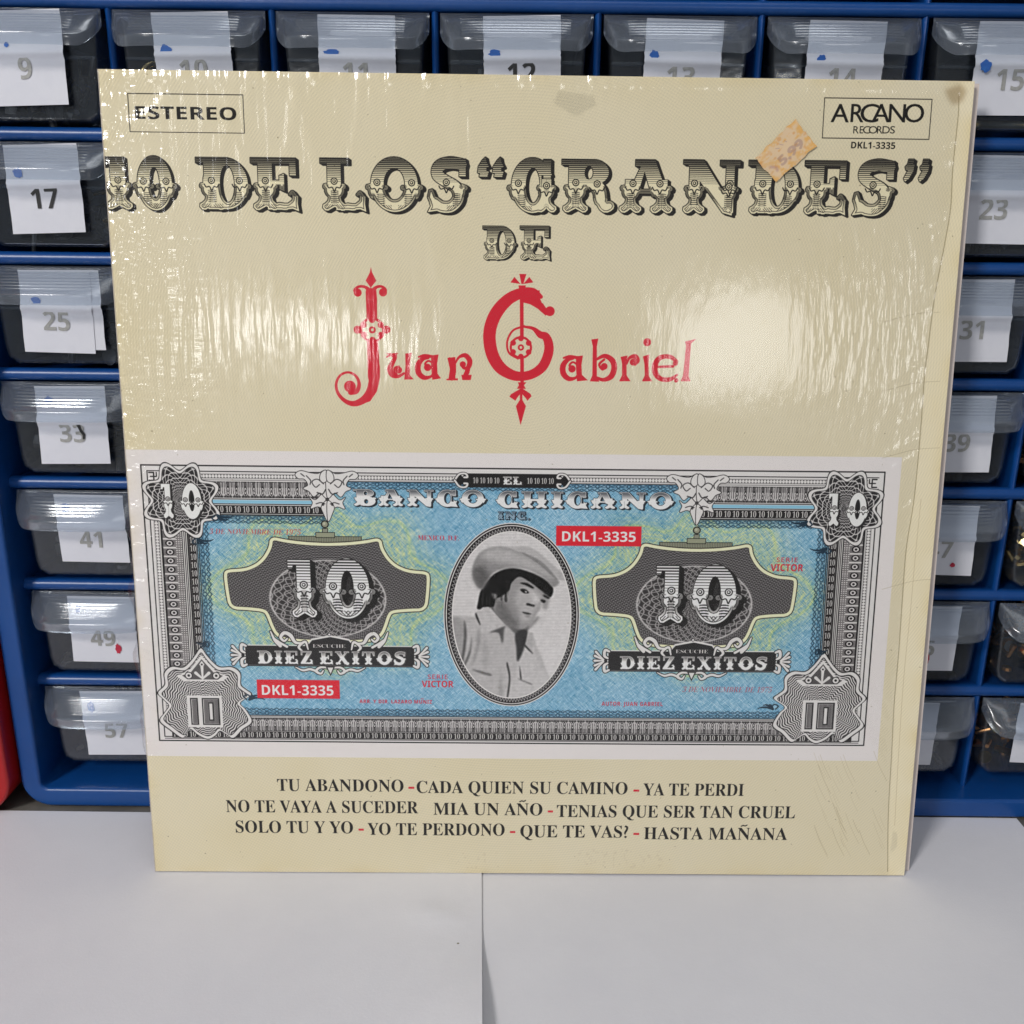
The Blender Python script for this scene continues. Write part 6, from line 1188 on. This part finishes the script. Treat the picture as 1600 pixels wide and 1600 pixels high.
DR = {
 3: (0, L(), 'clear drawer of the top row, third column, only its bottom edge showing'),
 4: (0, L(), 'clear drawer of the top row, fourth column, only its bottom edge showing'),
 5: (0, L(), 'clear drawer of the top row, fifth column, only its bottom edge showing'),
 6: (0, L(), 'clear drawer of the top row, sixth column, only its bottom edge showing'),
 7: (0, L(), 'clear drawer of the top row, seventh column, only its bottom edge showing'),
 9: (1, L(29.5, -14.5, -34.5, 1.2, marks=[(8, -13.4, 1.0, .8, PENB)]), 'clear drawer labelled 9 in the top left corner, above the drawer marked 17'),
 10: (0, L(marks=[(4.5, -14.2, 2.0, 1.6, PENB)]), 'clear drawer labelled 10 above the word ESTEREO, with a brass ring showing at its left'),
 11: (0, L(marks=[(5, -14.5, 3.0, 1.0, PENB)]), 'clear drawer labelled 11 with a flat smeared blue pen mark'),
 12: (0, L(ink=INKB, marks=[(4.2, -14.6, 2.2, 1.5, PENB)]), 'clear drawer labelled 12 in solid black, above the middle of the sleeve'),
 13: (0, L(marks=[(3.8, -14.4, 1.7, 2.0, PENB)]), 'clear drawer labelled 13 with a slanted blue pen blot'),
 14: (0, L(marks=[(5.4, -14.8, 1.5, 1.5, PENB)]), 'clear drawer labelled 14 above the record label box'),
 15: (0, L(marks=[(4.0, -16.9, 2.2, 2.0, PENB)]), 'clear drawer labelled 15 with a long brass pin lying under its label'),
 17: (0, L(28.8, -14.6, -34.5, 1.0, ink=INKB, marks=[(4.6, -12.0, 2.0, 2.0, PENB)]), 'clear drawer labelled 17 in solid black at the left of the sleeve'),
 23: (0, L(zb=-34.4, tilt=-1.5, marks=[]), 'clear drawer labelled 23 at the right edge, below the drawer marked 15'),
 25: (0, L(28.6, -14.2, -34.2, .4, extra=1, marks=[(6.2, -13.4, 2.0, 1.5, PENB)]), 'clear drawer labelled 25 with a second paper slip behind its label'),
 31: (0, L(zb=-34.4, tilt=-1.2, marks=[]), 'clear drawer on the right holding an angled brass pin, its label ending in 1'),
 33: (0, L(29.2, -13.4, -34.6, 1.2, marks=[(5.4, -7.4, 1.6, 1.6, PENB)]), 'clear drawer labelled 33 whose second digit is partly inked black'),
 39: (0, L(zb=-34.2, tilt=-.8, marks=[]), 'clear drawer on the right whose label ends in 9'),
 40: (0, L(marks=[]), 'clear drawer at the right edge beside the drawer numbered 39'),
 41: (0, L(29.5, -12.6, -32, -.4, marks=[(4.6, -7.5, 1.5, 2.2, PENB)]), 'clear drawer labelled 41 with glare over its number'),
 47: (0, L(zb=-33.2, tilt=-1.0, marks=[(21, -28.5, 1.0, 1.0, PENR)]), 'clear drawer on the right with a small red dot low on its label'),
 48: (0, L(marks=[]), 'clear drawer at the right edge holding pale brass parts'),
 49: (0, L(29.5, -12.0, -33.2, .4, marks=[(4.6, -7.6, 1.2, 2.2, PENB), (20.5, -26.5, 1.3, 2.4, PENR)]), 'clear drawer labelled 49 with a red pen smear under its number'),
 55: (0, L(zb=-32.6, marks=[(16.5, -27.0, 1.2, 2.4, PENR)]), 'clear drawer on the right with a long red pen smear low on its label'),
 56: (0, L(marks=[]), 'clear drawer at the right edge in the second row from the bottom'),
 57: (0, L(29.5, -12.0, -34.2, -.3, marks=[(4.6, -9.4, 1.5, 2.4, PENB)]), 'clear drawer labelled 57 at the bottom of the left column'),
 63: (0, L(zb=-33.5, x0=-16, marks=[]), 'clear drawer of the bottom row just right of the sleeve, holding dark parts'),
 64: (0, L(zb=-32, tilt=-.6, marks=[]), 'clear drawer in the bottom right corner with coppery parts beside its label'),
}
ORD = {2: 'second', 3: 'third', 4: 'fourth', 5: 'fifth', 6: 'sixth', 7: 'seventh', 8: 'bottom'}
for num in (16, 24, 32): DR[num] = (0, L(marks=[]), 'clear drawer at the right end of the %s row from the top' % ORD[(num-1)//8+1])
for num in (18, 26, 34, 42, 50, 58, 22, 30, 38, 46, 54, 62): DR[num] = (0, L(marks=[]), 'clear drawer in the %s column and %s row, behind the record sleeve' % (ORD[(num-1) % 8+1], ORD[(num-1)//8+1]))
DOBJ = {}
for num, (pull, lab, text) in DR.items(): DOBJ[num] = drawer(num, pull+random.Random(num).uniform(0, 1.3), lab, text); DOBJ[num].rotation_euler.z = math.radians(random.Random(num+90).uniform(-.5, .5))

# ---- things lying in the drawers
def dpos(num):
    r, c = (num-1)//8, (num-1) % 8
    return PX*(c+.5), (Z6+(6-r)*PY+PY-OPEN+.1)
def torus(name, R, r, n=28, k=10):
    V = []; F = []
    for i in range(n):
        a = i*2*math.pi/n
        for j in range(k): b = j*2*math.pi/k; V.append(((R+r*math.cos(b))*math.cos(a), r*math.sin(b), (R+r*math.cos(b))*math.sin(a)))
    for i in range(n):
        for j in range(k): F.append((i*k+j, ((i+1) % n)*k+j, ((i+1) % n)*k+(j+1) % k, i*k+(j+1) % k))
    return fix(mesh(name, V, F))
def rod(name, prof, n=14):
    V = []; F = []
    for x, r in prof:
        for j in range(n): b = j*2*math.pi/n; V.append((x, r*math.cos(b), r*math.sin(b)))
    for i in range(len(prof)-1):
        for j in range(n): F.append((i*n+j, (i+1)*n+j, (i+1)*n+(j+1) % n, i*n+(j+1) % n))
    F += [tuple(range(n)), tuple(range((len(prof)-1)*n, len(prof)*n))[::-1]]
    return fix(mesh(name, V, F))
x, z = dpos(10)
o = tag(link('brass_ring', torus('brass_ring', 5.2, 1.2), BRASS, smooth=True), 'small brass ring standing at the left of the drawer numbered 10', 'ring'); o.location = ((x-16.5)*MM, .008, (z-23)*MM); o.rotation_euler = (0, 0, math.radians(32))
def pin(px, pz, py, ry, s, label, m=BRASS):
    o = tag(link('brass_pin', rod('brass_pin', [(-10*s, .6*s), (-9*s, 1.3*s), (-8.6*s, 1.5*s), (-6*s, 1.5*s), (-5.8*s, 1.0*s), (9*s, 1.0*s), (10*s, .4*s)]), m, smooth=True), label, 'pin')
    o.location = (px*MM, py*MM, pz*MM); o.rotation_euler = (0, ry, .1)
x, z = dpos(15); pin(x+4, z-38.0+1.4, 5, 0, 1.5, 'brass pin lying flat along the bottom of the drawer numbered 15')
x, z = dpos(31); pin(x+15.6, z-25.5, 5.5, math.radians(38), .62, 'short brass pin leaning at an angle in the drawer numbered 31')
x, z = dpos(39); pin(x+12.5, z-27.5, 6, math.radians(34), .4, 'tiny brass pin in the drawer numbered 39')
def heap(num, n, m, m2, hgt, seed, name, label):
    rr = random.Random(seed); X, Z = dpos(num); bm = bmesh.new()
    for i in range(n):
        bx, by = rr.uniform(-21, 21), rr.uniform(6, 60); bz = -37.2+hgt*rr.random()*(1-.4*abs(bx)/21)
        M = Matrix.Translation(((X+bx)*MM, by*MM, (Z+bz)*MM)) @ Matrix.Rotation(rr.uniform(0, 6.3), 4, (rr.random(), rr.random(), rr.random()+.1))
        t = rr.random(); a = len(bm.faces)
        if t < .4: bmesh.ops.create_cone(bm, cap_ends=True, segments=8, radius1=rr.uniform(.8, 1.8)*MM, radius2=rr.uniform(.8, 1.8)*MM, depth=rr.uniform(3, 12)*MM, matrix=M)
        elif t < .7: bmesh.ops.create_cone(bm, cap_ends=True, segments=10, radius1=rr.uniform(2, 4.2)*MM, radius2=rr.uniform(2, 4.2)*MM, depth=rr.uniform(.8, 2)*MM, matrix=M)
        else: bmesh.ops.create_cube(bm, size=1, matrix=M @ Matrix.Diagonal((rr.uniform(2, 7)*MM, rr.uniform(1, 4)*MM, rr.uniform(1, 4)*MM, 1)))
        bm.faces.ensure_lookup_table()
        if rr.random() < .3:
            for f in bm.faces[a:]: f.material_index = 1
    me = bpy.data.meshes.new(name); bm.to_mesh(me); bm.free(); me.materials.append(m); me.materials.append(m2)
    o = bpy.data.objects.new(name, me); COL.objects.link(o); tag(o, label, 'small parts', kind='stuff')
for num in (9, 11, 12, 13, 14, 17, 23, 25, 31, 33, 39, 41, 49, 57, 47, 55, 63): heap(num, 60, DARKBIT, DARKBIT if num not in (17,) else BRASS, 20 if num != 9 else 26, num, 'fittings_heap', 'loose dark small fittings in the drawer numbered %d' % num)
for num in (10,): heap(num, 70, DARKBIT, BRASS, 20, num, 'fittings_heap', 'mixed dark and brass fittings in the drawer numbered 10')
for num in (48, 56, 64, 40): heap(num, 110, COPPER if num != 48 else BRASS, BRASS if num != 56 else DARKBIT, 30, num, 'brass_fittings_heap', 'loose brass and copper fittings in the drawer at the right edge of row %d' % ((num-1)//8+1))

# ================================================================ the record sleeve
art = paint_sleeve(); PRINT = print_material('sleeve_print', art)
Wd, Hd = 313.6, 313.6
YW, LEAN, RL = 0.012242, 0.105900, -0.001666
ex = Vector((math.cos(YW)*math.cos(RL), math.sin(YW)*math.cos(RL), -math.sin(RL))); nn = Vector((-math.sin(YW), math.cos(YW), 0))
ez = nn*math.sin(LEAN)+Vector((0, 0, 1))*math.cos(LEAN); ez = (ez-ex*ez.dot(ex)).normalized(); ey = ez.cross(ex)
# the corners found by survey, in the sleeve's own plane (x along the bottom, z up it)
alb = tag(empty('record_sleeve', (0, 0, 0)), 'cream record sleeve in shrink film with a mock banknote printed across it', 'record sleeve')
org = Vector((66.453, -55.911, 0.55))
alb.matrix_world = Matrix.Translation(org*MM) @ Matrix((ex, ey, ez)).transposed().to_4x4()
def local(P3): d = Vector(P3)-org; return d.dot(ex), d.dot(ez)
CR = [local(p) for p in ((67.28, -55.85, .51), (381.0, -52.10, .12), (379.0, -18.98, 311.88), (64.97, -22.73, 312.28))]
def quad(u, v):
    (a, b), (c, d), (e, f), (g, h) = CR
    return (a*(1-u)*(1-v)+c*u*(1-v)+e*u*v+g*(1-u)*v, b*(1-u)*(1-v)+d*u*(1-v)+f*u*v+h*(1-u)*v)
def bow(u, v): return -.9*math.sin(math.pi*u)*math.sin(math.pi*min(1, v*1.0))*.8
def panel(name, y0, th, m, du=0., edge=None, n=24):
    V = []; F = []
    for s in (0, 1):
        for j in range(n+1):
            for i in range(n+1):
                u, v = i/n, j/n; x, z = quad(u, v); x += du*u
                cr = .9
                V.append((x, y0+bow(u, v)+s*th, z))
    N = n+1; off = N*N
    for j in range(n):
        for i in range(n): a = j*N+i; F.append((a, a+1, a+N+1, a+N)); F.append((off+a, off+a+N, off+a+N+1, off+a+1))
    nf = len(F)
    for i in range(n):
        F += [(i, off+i, off+i+1, i+1), (n*N+i, n*N+i+1, off+n*N+i+1, off+n*N+i), (i*N, (i+1)*N, off+(i+1)*N, off+i*N), (i*N+n, off+i*N+n, off+(i+1)*N+n, (i+1)*N+n)]
    me = mesh(name, V, F); o = link(name, me, m, alb)
    if edge: 
        me.materials.append(edge)
        for k, p in enumerate(me.polygons):
            if k >= nf or k % 2: p.material_index = 1
    uv = me.uv_layers.new(name='UVMap'); co = {}
    # print coordinates: exact projective map of the survey quad
    for p in me.polygons:
        for li in p.loop_indices:
            vi = me.loops[li].vertex_index % off; uv.data[li].uv = ((vi % N)/n, (vi//N)/n)
    return o
EDGE = plain('worn_board_edge', (.58, .50, .40), (.72, .66, .58), 90, rough=.8, spec=.2)
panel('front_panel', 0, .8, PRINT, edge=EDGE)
panel('back_panel', 3.6, .8, BOARD, du=3.4)
# spine closing the left side, and the record's paper inner sleeve between the panels
V, F = [], []
for j in range(25):
    v = j/24; x, z = quad(0, v)
    for yy_ in (-.1, 1.2, 3.2, 4.5): V.append((x-(.25 if yy_ in (1.2, 3.2) else .0), yy_, z))
for j in range(24):
    for i in range(3): a = j*4+i; F.append((a, a+1, a+5, a+4))
o = link('spine', mesh('spine', V, F), EDGE, alb, smooth=True); solid(o, .3, 0)
V, F = box(3, 309, 1.2, 3.2, 2, 309); link('inner_sleeve', fix(mesh('inner_sleeve', V, F)), BOARD, alb)

# ---- shrink film, torn open along the right
TEAR = P([(1501, 128), (1500, 160), (1499, 180), (1494, 228), (1490, 270), (1487, 326), (1478, 380), (1476, 395), (1462, 465), (1452, 542), (1446, 592), (1444, 630), (1440, 675), (1434, 730), (1430, 780), (1426, 784), (1418, 856), (1412, 932), (1406, 1020), (1399, 1100), (1395, 1180), (1390, 1272), (1389, 1366)])/NP
def tear_u(v): return float(np.interp(1-v, TEAR[:, 1], TEAR[:, 0]))
def film():
    nx, nz = 420, 420; u = np.linspace(0, 1, nx+1); v = np.linspace(0, 1, nz+1); U, Vv = np.meshgrid(u, v)
    Tu = np.array([tear_u(t) for t in v])[:, None]; rr = np.random.default_rng(3)
    Uc = U*Tu
    X = (CR[0][0]*(1-Uc)*(1-Vv)+CR[1][0]*Uc*(1-Vv)+CR[2][0]*Uc*Vv+CR[3][0]*(1-Uc)*Vv); Z = (CR[0][1]*(1-Uc)*(1-Vv)+CR[1][1]*Uc*(1-Vv)+CR[2][1]*Uc*Vv+CR[3][1]*(1-Uc)*Vv)
    H = np.full_like(X, .30)+.22*np.exp(-(((1-Vv)*314-2.6)/1.7)**2)+.20*np.exp(-((Uc*314-2.0)/1.4)**2)
    top = np.exp(-(1-Vv)*314/11); left = np.exp(-Uc*314/7.5); bot = np.exp(-Vv*314/16)
    # crimps running down from the top edge
    for i in range(95):
        c = rr.uniform(0, 1); w = rr.uniform(.5, 1.3)/314; a = rr.uniform(.10, .50); ln = rr.uniform(2.5, 10); sl = rr.uniform(-.25, .05)
        H += a*np.exp(-((Uc-c-sl*(1-Vv))/w)**2)*np.exp(-(1-Vv)*314/ln)
    for i in range(9):      # long faint pulls in the upper left
        c = rr.uniform(.12, .40); w = rr.uniform(1.0, 2.4)/314; H += .30*np.exp(-((Uc-c-.03*np.sin((1-Vv)*9+i))/w)**2)*np.exp(-((1-Vv)*314/62)**2)
    for i in range(120):    # short crimps along the left edge
        c = rr.uniform(0, 1); w = rr.uniform(.6, 1.6)/314; a = rr.uniform(.15, .6); ln = rr.uniform(3, 9); sl = rr.uniform(-.7, .3)
        H += a*np.exp(-((Vv-c-sl*Uc)/w)**2)*np.exp(-Uc*314/ln)
    for i in range(26):     # diagonal pulls, lower left
        c = rr.uniform(.42, .62); w = rr.uniform(.8, 1.8)/314; H += .10*np.exp(-((Vv-c-.9*Uc+rr.uniform(0, .2))/w)**2)*np.exp(-((Uc-.03)/.07)**2)
    # the fold across the upper left corner
    d = (Uc*314-16)*.62+((1-Vv)*314-16)*.78; al = (Uc*314-20)*.78-((1-Vv)*314-14)*.62; H += .26*np.exp(-((d+.012*al*al)/1.8)**2)*np.exp(-(al/22)**2)
    for i in range(34):     # wrinkles in the lower right corner and along the tear
        c = rr.uniform(.0, .3); w = rr.uniform(.9, 2.0)/314; H += .14*np.exp(-(((Tu-Uc)*.9-(Vv-c)*.55+rr.uniform(-.05, .1))/w)**2)*np.exp(-((Tu-Uc)/.12)**2)*np.exp(-(Vv/.22)**2)
    for i in range(60):
        c = rr.uniform(.25, 1); w = rr.uniform(.6, 1.5)/314; sg = rr.uniform(.3, .9); H += rr.uniform(.05, .15)*np.exp(-((Vv-c+sg*(Tu-Uc))/w)**2)*np.exp(-((Tu-Uc)/.028)**2)
    H += .35*np.exp(-((Tu-Uc)*314/1.1)**2)*(1+.6*np.sin(Vv*90)*np.sin(Vv*37))
    # gentle overall waviness
    H += .10*np.sin(Uc*21+3*np.sin(Vv*7))*np.sin(Vv*17+2*np.sin(Uc*9))
    Y = np.array([[bow(a, b) for a in u*1.0] for b in v])*1.0
    Yb = -.9*.8*np.sin(math.pi*Uc)*np.sin(math.pi*Vv)
    Y = Yb-H
    Vt = np.stack([X, Y, Z], -1).reshape(-1, 3)
    # loose pleat standing off the left edge
    ed = []
    for j in range(nz+1):
        t = v[j]; x0, z0 = X[j, 0], Z[j, 0]; k = max(0., math.sin(math.pi*min(1, max(0, (.62-t)/.56))))
        ww = 2.6*k*(.7+.3*math.sin(t*70)+.2*math.sin(t*151)); ed.append(((x0-.15-ww, .8+.5*math.sin(t*60), z0), (x0-.3, 4.6, z0)))
    base = len(Vt); Vt = np.vstack([Vt, np.array(ed).reshape(-1, 3)]); N = nx+1
    F = []
    a = (np.arange(nz)[:, None]*N+np.arange(nx)[None]).ravel(); F = np.stack([a, a+1, a+N+1, a+N], 1).tolist()
    for j in range(nz):
        F.append([j*N, (j+1)*N, base+2*(j+1), base+2*j]); F.append([base+2*j, base+2*(j+1), base+2*(j+1)+1, base+2*j+1])
    me = bpy.data.meshes.new('shrink_film'); me.from_pydata((Vt*MM).tolist(), [], F); me.update(); me.polygons.foreach_set('use_smooth', [True]*len(me.polygons))
    return link('shrink_film', me, FILM, alb)
film()
# leftover shred of tape on the film near the top, and folded film end at the upper right
def patch(name, pts, y, m, label=None):
    q = P(pts)/NP; V = [(*(lambda t: (t[0], y+bow(a, 1-b), t[1]))(quad(a, 1-b)),) for a, b in q]
    o = link(name, mesh(name, V, [tuple(range(len(V)))[::-1]]), m, alb)
    if label: o['label'] = label
    return o
patch('film_scrap', [(872, 142), (905, 146), (925, 148), (932, 163), (918, 172), (900, 181), (880, 170), (865, 160)], -.62, FILM, 'small folded scrap of clear film')
patch('film_scrap', [(1397, 1300), (1404, 1301), (1403, 1322), (1397, 1330), (1392, 1330)], -.3, FILM)
sq = P([(1179.8, 247.4), (1243.3, 187.3), (1276, 227.8), (1213.6, 285.2)])/NP
def sticker():
    n = 10; V = []; F = []; uvs = []
    rr = random.Random(5)
    for j in range(n+1):
        for i in range(n+1):
            s, t = i/n, j/n; p = (sq[0]*(1-s)+sq[1]*s)*(1-t)+(sq[3]*(1-s)+sq[2]*s)*t
            jit = .0011 if (i in (0, n) or j in (0, n)) else 0
            p = p+np.array([rr.uniform(-jit, jit), rr.uniform(-jit, jit)]); x, z = quad(p[0], 1-p[1]); V.append((x, -.60+bow(p[0], 1-p[1])-.12*math.sin(s*9)*math.sin(t*7), z)); uvs.append((s, 1-t))
    for j in range(n):
        for i in range(n): a = j*(n+1)+i; F.append((a, a+n+1, a+n+2, a+1))
    me = mesh('price_sticker', V, F); o = link('price_sticker', me, print_material('sticker_print', paint_sticker(), .5), alb, smooth=True); solid(o, .1, 1)
    uv = me.uv_layers.new(name='UVMap')
    for p in me.polygons:
        for li in p.loop_indices: uv.data[li].uv = uvs[me.loops[li].vertex_index]
    o['label'] = 'faded orange price sticker stuck at an angle'
sticker()
